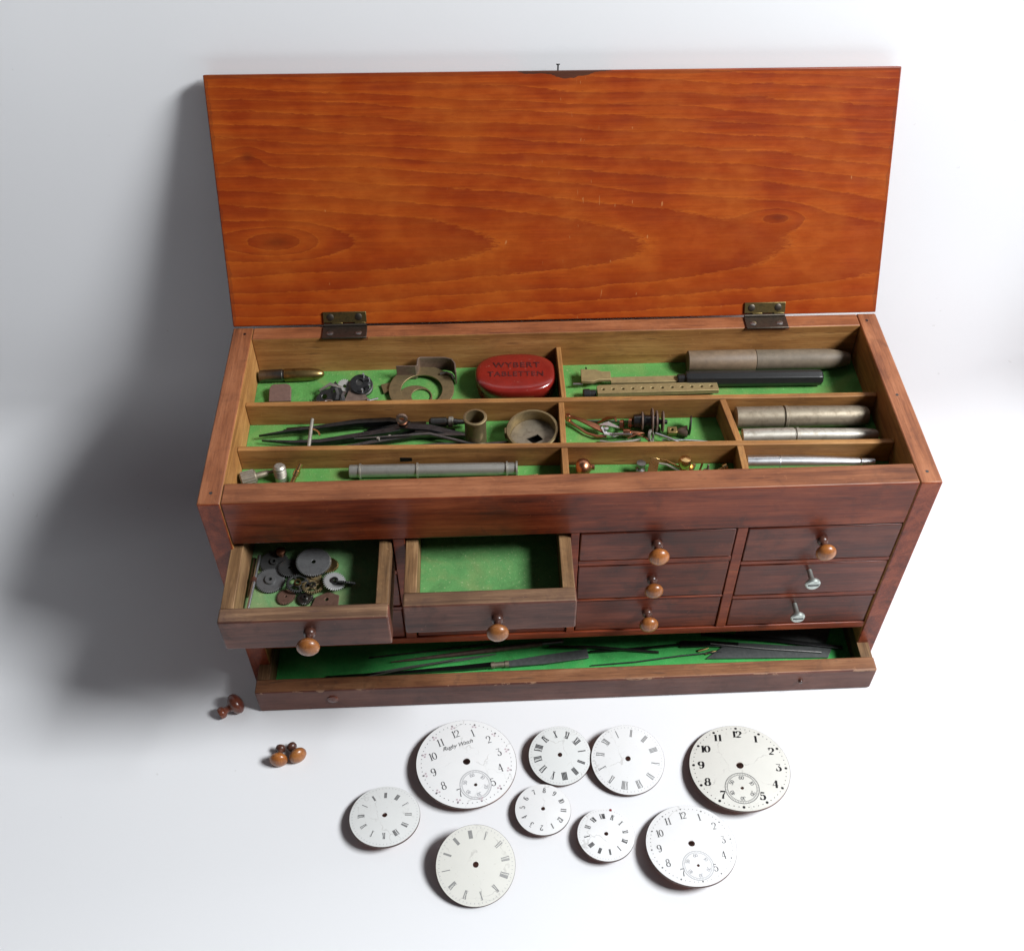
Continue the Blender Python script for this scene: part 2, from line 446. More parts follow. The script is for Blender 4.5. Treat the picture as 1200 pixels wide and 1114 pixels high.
        if smooth:
            me.polygons.foreach_set('use_smooth', [True] * len(me.polygons))
            me.set_sharp_from_angle(angle=math.radians(smooth))
        ob = bpy.data.objects.new(name, me); COL.objects.link(ob)
        if parent is not None:
            ob.parent = parent; ORG[ob.name] = tuple(o0)
        if bevel:
            b = ob.modifiers.new('edge', 'BEVEL'); b.width = bevel * S; b.segments = seg; b.limit_method = 'ANGLE'; b.angle_limit = math.radians(40); b.harden_normals = False
        return ob


def thing(name, label, cat, base, group=None):
    o = bpy.data.objects.new(name, None); COL.objects.link(o)
    o.empty_display_size = .01; o.location = Vector(base) * S
    ORG[o.name] = tuple(base)
    o['label'] = label; o['category'] = cat
    if group: o['group'] = group
    return o


def single(mb, name, mats, label, cat, base, group=None, **kw):
    """a thing that is one mesh, origin at its base"""
    ob = mb.build(name, mats, None, **kw)
    b = Vector(base) * S
    ob.data.transform(Matrix.Translation(-b)); ob.location = b
    ob['label'] = label; ob['category'] = cat
    if group: ob['group'] = group
    return ob


def circ(cx, cy, r, n=32, ry=None, ph=0):
    return [(cx + r * math.cos(2 * PI * k / n + ph), cy + (ry or r) * math.sin(2 * PI * k / n + ph)) for k in range(n)]


def T(loc, rx=0, ry=0, rz=0):
    return Matrix.Translation(Vector(loc)) @ Matrix.Rotation(math.radians(rz), 4, 'Z') @ Matrix.Rotation(math.radians(ry), 4, 'Y') @ Matrix.Rotation(math.radians(rx), 4, 'X')


# ------------------------------------------------------------------ setting: one sheet of white paper, flat then rising behind the chest
def backdrop():
    prof = [(-70, 0), (-40, 0), (-20, 0), (-8, 0), (0, 0), (6, 0), (9.5, 0), (10.9, 0)]
    low = len(prof); prof = [(y, z) for y, z in prof]
    R0, yw = 3.3, 14.3
    wall = [(0, 0)] * 13 + [(14.34, 5), (14.42, 7.5), (14.55, 10), (14.85, 12.5), (15.2, 15), (15.55, 17.5), (15.9, 20), (16.3, 22.5), (16.9, 25.5), (18.9, 33), (22, 44), (26.5, 58), (32, 75)]
    prof += wall
    xs = [-110 + 220 * i / 90 for i in range(91)]
    vs, fs = [], []
    for x in xs:
        q = min(1, max(0, (abs(x) - 16) / 11)); q = q * q * (3 - 2 * q)
        R_ = R0 + (4.6 if x > 0 else 3.0) * q                     # the paper curls more gently away from the chest
        for k, (y, z) in enumerate(prof):
            if k < low: y = min(y, yw - R_ - .1 * (low - k)) if y > 0 else y
            elif k < low + 13:
                a = (k - low) / 12 * PI / 2
                y, z = yw - R_ + R_ * math.sin(a), R_ - R_ * math.cos(a)
            else: z = max(z, R_ + .35 * (k - low - 12))
            e = min(1, max(0, (z - 1) / 14))
            dy = .35 * math.sin(x * .11 + 1.0) * e * (0 if abs(x) < 19 else min(1, (abs(x) - 19) / 12))
            dy -= 2.6 * math.exp(-((x - 31.5) / 4.2) ** 2) * math.exp(-((z - 9) / 8) ** 2) if z > .5 else 0
            vs.append((x, y + dy, z))
    P = len(prof)
    for i in range(len(xs) - 1):
        for j in range(P - 1):
            fs.append((i * P + j, (i + 1) * P + j, (i + 1) * P + j + 1, i * P + j + 1))
    o = MB().add(vs, fs).build('backdrop', 'paper', None, smooth=180)
    s = o.modifiers.new('soft', 'SUBSURF'); s.levels = s.render_levels = 1
    o['kind'] = 'structure'
    return o


backdrop()

# ------------------------------------------------------------------ the chest
chest = thing('tool_chest', 'open reddish brown wooden tool chest with hinged lid, compartment tray and small drawers', 'tool chest', (0, 0, 0))
H, D, W = 13.08, 10.82, 15.0
for sx, inner, outer in ((-1, '+x', '-x'), (1, '-x', '+x')):
    mb = MB(); x0, x1 = sorted((sx * W, sx * 14.07))
    mb.box(x0, x1, 0, D, 0, H, 0, {inner: 1, '+z': 2})
    mb.build('side_panel', ['red_y', 'tan_y', 'rim_y'], chest, bevel=.07)
MB().box(-14.07, 14.07, 9.97, D - .02, 0, H - .01, 0, {'-y': 1, '+z': 2}).build('back_panel', ['red_x', 'tan_x', 'rim_x'], chest, bevel=.05)
MB().box(-14.07, 14.07, .02, 1.12, 10.52, H - .015, 0, {'+y': 1, '+z': 2}).build('front_panel', ['red_x', 'tan_x', 'rim_x'], chest, bevel=.07)
MB().box(-14.07, 14.07, 1.12, 9.97, 10.55, 10.98).build('tray_base', 'tan_x', chest)
MB().box(-14.06, 14.06, 1.125, 9.965, 10.985, 11.05).build('felt_lining', 'felt', chest)


def board(p, q, t, z0, z1, name='divider', mats=('tan_x', 'tan_x')):
    p, q = Vector((*p, 0)), Vector((*q, 0)); d = (q - p).normalized(); s_ = Vector((-d.y, d.x, 0)) * t / 2
    pts = [(p - s_), (q - s_), (q + s_), (p + s_)]
    return MB().quadboard([(v.x, v.y) for v in pts], z0, z1).build(name, mats[0], chest, bevel=.035)


board((-14.06, 6.6), (14.06, 6.2), .27, 11.04, 12.22)
board((-14.06, 3.9), (14.06, 3.27), .27, 11.04, 12.20)
for p, q, t, z in (((-.02, 6.52), (-.06, 9.96), .23, 12.21), ((-.22, 3.72), (-.16, 6.25), .26, 12.18), ((-.24, 1.13), (-.2, 3.45), .28, 12.17),
                   ((7.36, 3.56), (7.06, 6.16), .3, 12.19), ((7.34, 1.13), (7.36, 3.28), .3, 12.17)):
    board(p, q, t, 11.04, z, mats=('tan_y',))

# drawer frame
fr = MB()
for a, b in ((-7.52, -7.02), (-.1, .27), (6.96, 7.41)):
    fr.box(a, b, .05, 9.9, 3.3, 10.515)
fr.box(-14.065, 14.065, .04, 3.0, 2.86, 3.29)
for (a, b, rows) in ((-14.06, -7.53, ((8.12, 8.38), (5.5, 5.74))), (-7.01, -.11, ((8.12, 8.38), (5.5, 5.74))), (.28, 6.95, ((8.26, 8.6), (5.66, 5.8))), (7.42, 14.06, ((7.96, 8.2), (5.44, 5.68)))):
    for z0, z1 in rows: fr.box(a, b, .06, 9.9, z0, z1)
for a, b in ((-14.06, -14.2), (14.06, 14.2)): pass
fr.build('drawer_frame', ['red_x'], chest, bevel=.03)
MB().box(-14.05, 14.05, 3.0, 9.95, 2.87, 3.28).build('dust_board', 'tan_x', chest)

KNOB = [(0, .25), (.05, .27), (.16, .28), (.24, .25), (.3, .17), (.40, .15), (.50, .17), (.56, .26), (.62, .37), (.72, .465), (.84, .505), (.96, .475), (1.06, .38), (1.13, .25), (1.165, .12), (1.175, .03)]


def knob(parent, x, y, z, k=1.0):
    k *= random.uniform(.87, .95)
    mb = MB(); prof = [(t * k, r * k) for t, r in KNOB]
    mb.lathe((x, y, z), (x, y - 1, z), prof, 28, mats=[1] * 6 + [0] * 9)
    mb.build('knob', ['knobwood', 'knobdark'], parent)


def screw_knob(parent, x, y, z, r):
    mb = MB()
    mb.lathe((x, y + .1, z), (x, y - 1, z), [(0, .12), (.1, .12), (.62, .125), (.66, .14), (.72, r * .8), (.78, r), (.86, r), (.92, r * .85), (.93, .02)], 24)
    mb.build('knob', ['zinc'], parent)
    MB().box(x - r * .72, x + r * .72, y - .845, y - .833, z - .035, z + .035).build('slot', 'dark', parent)


def closed_drawer(x0, x1, z0, z1, y=.03, kn=None, lab=None):
    g = .045
    mb = MB(); mb.box(x0 + g, x1 - g, y, y + .7, z0 + g, z1 - g)
    d = mb.build('drawer', ['front_x'], chest, bevel=.05)
    if lab: d['label'] = lab
    b = MB(); b.box(x0 + .12, x0 + .5, y + .7, 8.5, z0 + .1, z1 - .3); b.box(x1 - .5, x1 - .12, y + .7, 8.5, z0 + .1, z1 - .3); b.box(x0 + .5, x1 - .5, y + .7, 8.5, z0 + .1, z0 + .3)
    b.build('drawer_box', ['oak_y'], d)
    if kn: kn(d, y)
    return d


closed_drawer(.27, 6.96, 8.6, 10.5, kn=lambda d, y: knob(d, 3.58, y, 9.72))
closed_drawer(.27, 6.96, 5.8, 8.26, y=.06, kn=lambda d, y: knob(d, 3.6, y, 7.22, .94))
closed_drawer(.27, 6.96, 3.3, 5.66, y=.1, kn=lambda d, y: knob(d, 3.6, y, 4.66, .94))
closed_drawer(7.41, 14.07, 8.2, 10.5, kn=lambda d, y: knob(d, 10.72, y, 9.62))
closed_drawer(7.41, 14.07, 5.68, 7.96, y=.05, kn=lambda d, y: screw_knob(d, 10.6, y, 7.4, .34), lab='drawer with a slotted metal screw for a knob')
closed_drawer(7.41, 14.07, 3.3, 5.44, y=.08, kn=lambda d, y: screw_knob(d, 10.42, y, 4.85, .33), lab='lower drawer with a slotted metal screw for a knob')
for a, b in ((-14.07, -7.52), (-7.02, -.1)):
    for z0, z1 in ((5.74, 8.12), (3.3, 5.5)):
        closed_drawer(a, b, z0, z1, y=.1)


def pulled_drawer(x0, x1, yf, z0, z1, depth, fm, sm, kn, label, st=.55, ft=.72, lining='felt_worn'):
    body = MB()
    zs = z1 - .03
    body.box(x0 + .04, x0 + st, yf + ft, yf + depth, z0 + .06, zs)
    body.box(x1 - st, x1 - .04, yf + ft, yf + depth, z0 + .06, zs - .01)
    body.box(x0 + st, x1 - st, yf + depth - .4, yf + depth, z0 + .06, zs - .02)
    body.box(x0 + st, x1 - st, yf + ft, yf + depth - .4, z0 + .08, z0 + .28)
    d = body.build('drawer', sm, chest, bevel=.03)
    d['label'] = label
    f = MB(); f.box(x0, x1, yf, yf + ft, z0, z1, 0, {'+z': 1, '+y': 2})
    f.build('drawer_front', fm + [sm], d, bevel=.09, seg=3)
    MB().box(x0 + st + .01, x1 - st - .01, yf + ft + .01, yf + depth - .41, z0 + .285, z0 + .33).build('drawer_lining', lining, d)
    if kn: kn(d, yf)
    return d


pulled_drawer(-14.24, -7.55, -3.72, 8.42, 10.28, 8.5, ['pulled_x', 'pulled_top'], 'oak_y', lambda d, y: knob(d, -10.72, y, 9.55), 'pulled out drawer full of small gears', lining='felt_pale')
pulled_drawer(-7.03, -.06, -3.25, 8.42, 10.28, 8.5, ['pulled_x', 'pulled_top'], 'oak_y', lambda d, y: knob(d, -3.28, y, 9.35), 'pulled out empty drawer with green lining')
bd = pulled_drawer(-14.62, 14.68, -1.58, .03, 1.64, 9.6, ['bottom_front', 'bottom_top'], 'oak_y', None, 'long shallow bottom drawer pulled out', st=.62, ft=.75, lining='felt_deep')
pg = MB(); pg.lathe((-11.1, -1.5, .9), (-11.1, -2, .9), [(0, .27), (.1, .27), (.14, .24), (.17, .12), (.175, .02)], 20); pg.build('peg', 'knobred', bd)
pg = MB(); pg.lathe((11.1, -1.5, .93), (11.1, -2, .93), [(0, .11), (.14, .11), (.2, .09), (.22, .02)], 14); pg.build('peg', 'knobdark', bd)

for x, y in ((14.45, 10.3), (14.5, .62), (-14.5, .6), (-14.42, 10.35), (14.5, 5.2)):
    n_ = MB(); n_.cyl((x, y, H - .03), (x, y, H + .006), .07, n=10); n_.build('nail', 'dark', chest)

# lid, leaning back
th = math.radians(64.18)
lid = MB().box(-W, W, .03, 10.84, -.62, 0).build('lid', 'lid', None, bevel=.05)
lid.parent = chest; lid.location = Vector((0, 10.8, 13.1)) * S; lid.rotation_euler = (th, 0, 0)
ORG[lid.name] = (0, 0, 0)
nl = MB(); nl.cyl((.03, 10.6, -.3), (.05, 11.08, -.3), .035, n=10); nl.cyl((.05, 11.06, -.3), (.05, 11.11, -.3), .085, n=12); nl.build('nail', 'dark', lid)


def hinge(x0, x1):
    h = MB(); h.box(x0, x1, 9.86, 10.66, 13.07, 13.15)
    o = h.build('hinge', ['hingedark'], chest, bevel=.02)
    c, s_ = math.cos(th), math.sin(th)

    def L(x, v, w): return Vector((x, 10.8 + v * c - w * s_, 13.1 + v * s_ + w * c))
    R_ = Matrix.Translation(Vector((0, 10.8, 13.1))) @ Matrix.Rotation(th, 4, 'X')
    u = MB(); u.box(x0 + .02, x1 - .02, .14, .64, .004, .085, T=R_)
    k = (x1 - x0) / 5
    for i in (1, 3.6): u.box(x0 + k * i, x0 + k * (i + 1.2), -.02, .16, .01, .12, T=R_)
    u.build('hinge_leaf', ['hingebrass'], o, bevel=.02)
    b = MB(); b.cyl((x0 + .03, 10.74, 13.16), (x1 - .03, 10.74, 13.16), .075, n=14); b.build('hinge_pin', 'hingedark', o)
    for x in (x0 + .35, x1 - .38):
        sc = MB(); a = L(x, .4, .07); e = L(x, .4, .13)
        sc.lathe(a, e, [(0, .17), (.03, .165), (.05, .12), (.055, .01)], 16); sc.build('screw', 'hingedark', o)
        sc = MB(); sc.lathe((x, 10.2, 13.13), (x, 10.2, 14), [(0, .16), (.03, .155), (.05, .1), (.055, .01)], 16); sc.build('screw', 'steel', o)
    r = MB(); r.box(x0 - .06, x1 + .06, 9.955, 9.972, 12.92, 13.068); r.build('hinge_seat', 'rim_x', o)


hinge(-10.88, -8.86); hinge(8.68, 10.66)

# ------------------------------------------------------------------ tray, rear left compartment
F = 11.06
t = thing('bullet_case', 'brass bullet shaped case with a dark half in the rear left tray corner', 'case', (-12.5, 9.4, F))
b = MB(); b.lathe((-12.78, 9.42, F + .3), (-10.9, 9.44, F + .3), [(0, .29), (.02, .3), (.9, .3), (1.2, .285), (1.5, .24), (1.68, .18), (1.78, .11), (1.82, .02)], 28); b.build('brass_tip', 'brass', t)
b = MB(); b.lathe((-13.95, 9.40, F + .29), (-12.78, 9.42, F + .3), [(0, .25), (.05, .28), (1.05, .29), (1.08, .26), (1.15, .26), (1.165, .28)], 28); b.build('dark_base', 'gun', t)

b = MB(); pl = [(-.5, -.45), (.5, -.45), (.5, .25), (.42, .42), (.25, .5), (-.28, .5), (-.42, .42), (-.5, .25)]
b.plate(pl, z0=0, z1=.13, T=T((-12.88, 8.1, F + .18), 14, 0, 2)); single(b, 'rounded_tab', 'tan_chip', 'reddish brown tab with rounded top beside the rear left corner of the tray', 'tab', (-12.88, 8.1, F), bevel=.03)

t = thing('lever_plate', 'dark steel watch plate with a pointed top and levers, between brown tab and pinkish slip', 'watch part', (-10.5, 7.9, F))
b = MB(); b.plate([(-.75, -.6), (.65, -.55), (.62, .1), (.22, .75), (-.05, .4), (-.45, .32), (-.7, 0)], [circ(-.3, .02, .12, 14), circ(.15, .25, .07, 10)], 0, .09, T=T((-10.55, 7.85, F + .16), 22, -6, 0)); b.build('plate', 'gun', t, bevel=.015)
b = MB(); b.sweep([(-10.25, 7.5, F + .3), (-10.2, 7.75, F + .42), (-10.3, 8.05, F + .5)], .13, .1); b.sweep([(-9.95, 7.45, F + .25), (-10.0, 7.7, F + .36), (-9.93, 7.95, F + .36)], .12, .1); b.build('lever', 'steel', t)
b = MB(); b.sweep([(-10.62 + .17 * math.cos(a * .5), 7.42 + .08 * math.sin(a * .5), F + .3) for a in range(0, 11)], .03, n=6); b.build('hairpin', 'silver', t)

b = MB(); b.plate([(-.55, -.5), (.5, -.52), (.52, -.15), (-.1, .48), (-.42, .35)], z0=0, z1=.07, T=T((-9.35, 7.95, F + .14), 10, 6, -8)); single(b, 'metal_slip', 'brownmetal', 'pinkish brown metal slip with slanting edge beside the small watch movement', 'metal slip', (-9.35, 7.95, F), bevel=.015)

t = thing('watch_movement', 'small dark watch movement with upright pillars between pinkish slip and brass ring', 'watch movement', (-9.2, 8.55, F))
Tm = T((-9.25, 8.5, F + .06), 16, 14, -20)
b = MB(); b.lathe((0, 0, 0), (0, 0, 1), [(0, .52), (.06, .55), (.3, .55), (.34, .5), (.35, .02)], 28, T=Tm); b.build('drum', 'gun', t)
b = MB(); b.plate(circ(0, 0, .5, 28), [circ(-.1, .05, .17, 14), circ(.22, -.2, .08, 10)], .36, .43, T=Tm); b.build('bridge', 'dark', t)
for a in (0, 50, 100, 300):
    b = MB(); x, y = .4 * math.cos(math.radians(a)), .4 * math.sin(math.radians(a)); b.cyl((x, y, .42), (x, y, .68), .05, n=10, T=Tm); b.build('pillar', 'silver', t)

t = thing('brass_ring', 'wide flat dull brass ring with square notches lying by the red tin', 'ring', (-6.4, 7.9, F))
hl = [circ(0, -.05, .95, 40), [(-.35, 1.22), (-.15, 1.24), (-.15, 1.32), (-.35, 1.3)]]
b = MB(); b.plate(circ(0, 0, 1.5, 56), hl, 0, .09, T=T((-6.45, 8.2, F + .12), 4, 0, 8)); b.build('flat_ring', 'dullbrass', t, bevel=.015)
b = MB(); b.plate(circ(0, 0, .8, 40), [circ(.28, .12, .45, 28)], 0, .06, T=T((-6.75, 7.75, F + .03), 2, 2, 0)); b.build('inner_plate', 'dullbrass', t, bevel=.01)
b = MB(); b.plate([(-.25, -.3), (.25, -.22), (.3, .25), (-.2, .3)], z0=0, z1=.07, T=T((-8.05, 8.45, F + .05), 0, 0, 20)); single(b, 'brass_flake', 'dullbrass', 'small dull brass flake half under the left edge of the brass ring', 'metal flake', (-8.05, 8.45, F))

b = MB(); b.sweep([(-7.6, 9.28, F + .42), (-6.72, 9.26, F + .42), (-6.62, 9.34, F + .46), (-6.6, 9.72, F + .5), (-6.5, 9.78, F + .5), (-5.35, 9.72, F + .5), (-5.05, 9.6, F + .5), (-4.9, 9.35, F + .48), (-4.85, 8.75, F + .45)], .07, .78)
single(b, 'bent_bracket', 'brownmetal', 'stepped strip of bent brown metal standing on edge behind the brass ring', 'bracket', (-6.2, 9.4, F), bevel=.012)
b = MB(); b.sweep([(-5.6, 9.2, F + .32), (-5.3, 9.25, F + .36), (-5.05, 9.12, F + .34), (-4.95, 8.85, F + .3)], .06, n=8); single(b, 'wire_hook', 'steel', 'short bright curved wire inside the bend of the brown bracket', 'wire', (-5.3, 9.1, F))


def extra(name, label, cat, base, mat_, mb, **kw): return single(mb, name, mat_, label, cat, base, **kw)


def gearpoly(rr, n, d):
    o = []
    for k in range(n):
        for q, e in ((0, rr - d), (.25, rr), (.5, rr), (.75, rr - d)):
            a = 2 * PI * (k + q) / n; o.append((e * math.cos(a), e * math.sin(a)))
    return o


extra('toothed_wheel', 'small grey toothed wheel leaning between the lever plate and the round movement', 'wheel', (-9.95, 8.5, F), 'steelgrey', MB().plate(gearpoly(.34, 22, .05), [circ(0, 0, .08, 12)], 0, .06, T=T((-9.98, 8.45, F + .25), 38, 12, 0)))
extra('steel_screw', 'short bright screw lying in front of the round watch movement', 'screw', (-8.7, 7.6, F), 'silver', MB().lathe((-8.9, 7.55, F + .12), (-8.3, 7.75, F + .14), [(0, .12), (.1, .13), (.12, .06), (.5, .05), (.52, .01)], 12))
extra('steel_strip', 'narrow grey steel strip lying over the top of the lever plate', 'strip', (-10.6, 8.3, F), 'steelgrey', MB().sweep([(-11.1, 8.15, F + .3), (-10.6, 8.35, F + .5), (-10.05, 8.2, F + .4)], [.1, .2, .12], .06), bevel=.01)
extra('coil_spring', 'tiny dark coil spring left of the lever plate', 'spring', (-11.35, 7.6, F), 'gun', MB().sweep([(-11.5 + .012 * a, 7.55 + .11 * math.cos(a * .8), F + .13 + .11 * math.sin(a * .8)) for a in range(34)], .025, n=6))


# oval tin
def stadium(a, b_, n=72, p=2.5):
    out = []
    for k in range(n):
        q = 2 * PI * k / n; c, s_ = math.cos(q), math.sin(q)
        out.append((a * math.copysign(abs(c) ** (2 / p), c), b_ * math.copysign(abs(s_) ** (2 / p), s_)))
    return out


def oval_shell(prof, a, b_, loc, m=0):
    vs, fs = [], []; n = 72
    for z, off in prof:
        vs += [(loc[0] + x, loc[1] + y, loc[2] + z) for x, y in stadium(max(a + off, .02), max(b_ + off, .02))]
    for i in range(len(prof) - 1):
        for k in range(n): fs.append((i * n + k, i * n + (k + 1) % n, (i + 1) * n + (k + 1) % n, (i + 1) * n + k))
    fs.append(tuple(range(n))[::-1]); fs.append(tuple(range((len(prof) - 1) * n, len(prof) * n)))
    return MB().add(vs, fs, m)


t = thing('oval_tin', 'glossy red oval tin with dark embossed lettering in the rear left tray compartment', 'tin', (-2.12, 8.2, F))
tl = (-2.1, 8.35, F)
oval_shell([(0, -.1), (.03, -.06), (.5, -.05)], 1.83, 1.3, tl).build('tin_base', 'redtin', t)
oval_shell([(.42, -.0), (.44, .02), (.84, .02), (.92, -.01), (.97, -.08), (1.0, -.2), (1.01, -.32), (1.035, -.8), (1.04, -1.25)], 1.83, 1.3, tl).build('tin_lid', 'redtin', t, smooth=60)


def text_mesh(txt, size, name, mat_, parent, Tm, thick=.02, shear=0, spacing=1.0, off=0.0):
    cu = bpy.data.curves.new(name, 'FONT'); cu.body = txt; cu.size = size; cu.align_x = 'CENTER'; cu.align_y = 'CENTER'
    cu.extrude = thick / 2; cu.shear = shear; cu.space_character = spacing; cu.offset = off
    ob = bpy.data.objects.new(name + '_curve', cu); COL.objects.link(ob)
    dg = bpy.context.evaluated_depsgraph_get(); dg.update()
    me = bpy.data.meshes.new_from_object(ob.evaluated_get(dg))
    bpy.data.objects.remove(ob)
    o0 = Vector(ORG[parent.name])
    for v in me.vertices: v.co = ((Tm @ v.co) - o0) * S
    me.materials.clear(); me.materials.append(M[mat_])
    o = bpy.data.objects.new(name, me); COL.objects.link(o); o.parent = parent; ORG[o.name] = tuple(o0)
    return o


text_mesh('WYBERT', .5, 'lettering', 'redletter', t, T((-2.05, 8.72, F + 1.04), 0, 0, -1), .02, 0, 1.15, .004)
text_mesh('TABLETTEN', .45, 'lettering', 'redletter', t, T((-2.1, 8.12, F + 1.04), 0, 0, -1), .02, 0, 1.1, .004)

# ------------------------------------------------------------------ tray, rear right compartment
t = thing('slide_gauge', 'brass headed gauge with a long black handle behind the drilled brass bar', 'gauge', (4, 8.3, F))
b = MB(); b.plate([(-.66, -.38), (-.1, -.4), (.15, -.27), (.72, -.27), (.72, .3), (.3, .3), (.05, .42), (-.66, .46)], z0=0, z1=.16, T=T((1.6, 8.5, F + .32), 0, 0, -2)); b.build('head', 'barbrass', t, bevel=.02)
b = MB(); b.box(2.3, 5.5, 8.06, 8.46, F + .26, F + .4); b.build('arm', 'barbrass', t, bevel=.02)
b = MB(); b.lathe((5.4, 8.22, F + .38), (12.3, 8.08, F + .38), [(0, .2), (.02, .24), (.35, .25), (.4, .36), (.6, .38), (6.55, .38), (6.72, .36), (6.8, .28), (6.82, .02)], 8); b.build('handle', 'black', t, bevel=.03, smooth=20)
b = MB(); b.cyl((1.22, 8.6, F + .4), (1.22, 9.15, F + .4), .04, n=8); b.build('pin', 'dark', t)
b = MB(); b.cyl((.55, 8.2, F + .25), (1.0, 8.2, F + .25), .07, n=10); b.build('stub', 'steel', t)

t = thing('drilled_bar', 'flat brass bar with a row of twelve holes lying along the tray divider', 'brass bar', (4.4, 7.6, F))
hs = [circ(-2.52 + 5.0 * i / 11, .0, .075, 14) for i in range(12)]
b = MB(); b.plate([(-2.8, -.3), (2.8, -.3), (2.8, .3), (2.76, .34), (-2.7, .34), (-2.8, .24)], hs, 0, .22, T=T((4.4, 7.55, F + .26), -6, 0, .4)); b.build('bar', 'barbrass', t, bevel=.02)
b = MB(); b.box(1.62, 7.15, 7.5, 7.66, F + .12, F + .2); b.build('hole_shade_strip', 'black', t)  # black strip added below the row of holes, stands in for their shade
b = MB(); b.lathe((.95, 7.5, F + .25), (1.58, 7.5, F + .25), [(0, .2), (.05, .25), (.3, .25), (.34, .2), (.6, .2)], 18); b.build('collar', 'black', t)

t = thing('needle_tube', 'long brown needle tube with tapered grey end along the rear tray wall', 'tube', (9.9, 9.35, F))
b = MB(); b.lathe((6.0, 9.43, F + .52), (9.2, 9.4, F + .52), [(0, .44), (.04, .5), (3.17, .51), (3.2, .49)], 36); b.build('cap', 'tubebrown', t)
b = MB(); b.lathe((9.21, 9.4, F + .515), (13.8, 9.36, F + .5), [(0, .47), (.02, .495), (2.6, .49), (3.6, .47), (3.95, .42), (4.3, .35), (4.5, .28), (4.52, .02)], 36); b.build('barrel', 'tubegrey', t)

# ------------------------------------------------------------------ tray, middle left compartment
def blade(pts, w, h, name, mat_, parent): return MB().sweep(pts, w, h).build(name, mat_, parent, bevel=.012)


t = thing('tweezers', 'long dark steel tweezers with a brass cross pin spread across the middle left compartment', 'tweezers', (-9.5, 5.3, F))
up = [(-13.5, 5.35, F + .3), (-12.2, 5.5, F + .36), (-10.8, 5.62, F + .4), (-9.2, 5.85, F + .42), (-7.8, 5.95, F + .38), (-6.9, 5.8, F + .3)]
lo = [(-13.35, 5.1, F + .25), (-12.0, 4.9, F + .28), (-10.8, 4.85, F + .3), (-9.3, 5.05, F + .34), (-7.9, 5.3, F + .34), (-6.7, 5.6, F + .3)]
MB().sweep(up, [.05, .12, .2, .26, .26, .2], [.1, .18, .26, .3, .3, .28]).build('blade', 'dark', t, bevel=.01)
MB().sweep(lo, [.05, .14, .22, .26, .26, .2], [.1, .16, .22, .28, .28, .26]).build('blade', 'dark', t, bevel=.01)
MB().cyl((-11.25, 4.5, F + .35), (-11.2, 6.05, F + .55), .085, n=12).build('cross_pin', 'nickel_pale', t)
MB().sweep([(-11.3 + .5 * math.sin(a / 8 * 1.5), 5.5 - .45 * (1 - math.cos(a / 8 * 1.5)), F + .5) for a in range(9)], .07, .05).build('spring', 'gold', t)

t = thing('tweezers', 'slender grey steel tweezers in front of the spread pair, pointing to the brass tube', 'tweezers', (-6, 4.8, F))
MB().sweep([(-11.9, 4.55, F + .16), (-10.2, 4.5, F + .2), (-8.5, 4.75, F + .3), (-6.5, 5.1, F + .34), (-4.6, 5.05, F + .3), (-3.6, 4.85, F + .24)], [.06, .12, .2, .22, .16, .05], [.06, .1, .14, .16, .12, .06]).build('blade', 'gun', t, bevel=.01)
MB().sweep([(-11.7, 4.3, F + .12), (-9.6, 4.25, F + .13), (-7.5, 4.45, F + .2), (-5.5, 4.5, F + .24), (-3.6, 4.45, F + .26), (-2.45, 4.6, F + .26)], [.05, .12, .2, .24, .2, .1], [.06, .1, .12, .14, .12, .06]).build('blade', 'gun', t, bevel=.01)
MB().cyl((-8.25, 4.86, F + .3), (-8.25, 4.86, F + .48), .07, n=10).build('rivet', 'nickel_pale', t)
MB().cyl((-7.75, 4.98, F + .3), (-7.75, 4.98, F + .48), .06, n=10).build('rivet', 'nickel_pale', t)

single(MB().sweep([(-8.8, 5.62, F + .12), (-7.2, 5.5, F + .5), (-6.0, 5.35, F + .52), (-4.5, 5.2, F + .12)], [.3, .34, .34, .26], .1), 'flat_file', 'dark', 'dark flat file lying over the tweezers left of the brass tube', 'file', (-6.6, 5.4, F), bevel=.012)
single(MB().sweep([(-10.6, 4.18, F + .08), (-9.9, 4.22, F + .1), (-9.1, 4.3, F + .1)], .07, n=8), 'steel_pin', 'steel', 'short bright steel pin in front of the tweezers near the brass cross pin', 'pin', (-9.8, 4.2, F))

single(MB().sweep([(-12.4, 5.95, F + .08), (-9.5, 6.05, F + .08), (-6.2, 6.0, F + .08)], [.1, .3, .34], .1), 'flat_scraper', 'gun', 'dull flat scraper lying along the rear divider under the spread tweezers', 'scraper', (-9.5, 6.0, F), bevel=.012)
single(MB().sweep([(-10.4, 5.15, F + .1), (-8.2, 5.35, F + .12), (-4.9, 5.45, F + .14)], [.16, .34, .3], .1), 'flat_graver', 'dark', 'broad dark graver lying between the two pairs of tweezers', 'graver', (-7.7, 5.3, F), bevel=.012)
b = MB(); b.sweep([(-9.3, 4.9, F + .42), (-6.0, 5.02, F + .46), (-3.9, 4.35, F + .34)], [.03, .07, .07], n=10); single(b, 'steel_rod', 'steel', 'thin grey rod crossing over the slender tweezers towards the magnifier ring', 'rod', (-6.3, 4.8, F))
t = thing('thumb_screw', 'small brown thumbscrew standing behind the tweezers', 'screw', (-7.2, 5.6, F))
b = MB(); b.lathe((-7.2, 5.62, F + .32), (-7.2, 5.62, F + 2), [(0, .1), (.25, .1), (.28, .2), (.36, .22), (.42, .12), (.44, .02)], 16); b.build('shank', 'copper', t)
b = MB(); b.ringwall((-7.2, 5.56, F + .98), (-7.2, 5.2, F + .98), [(0, .13), (0, .25), (.12, .25), (.12, .13)], 24); b.build('ring_head', 'brownmetal', t)

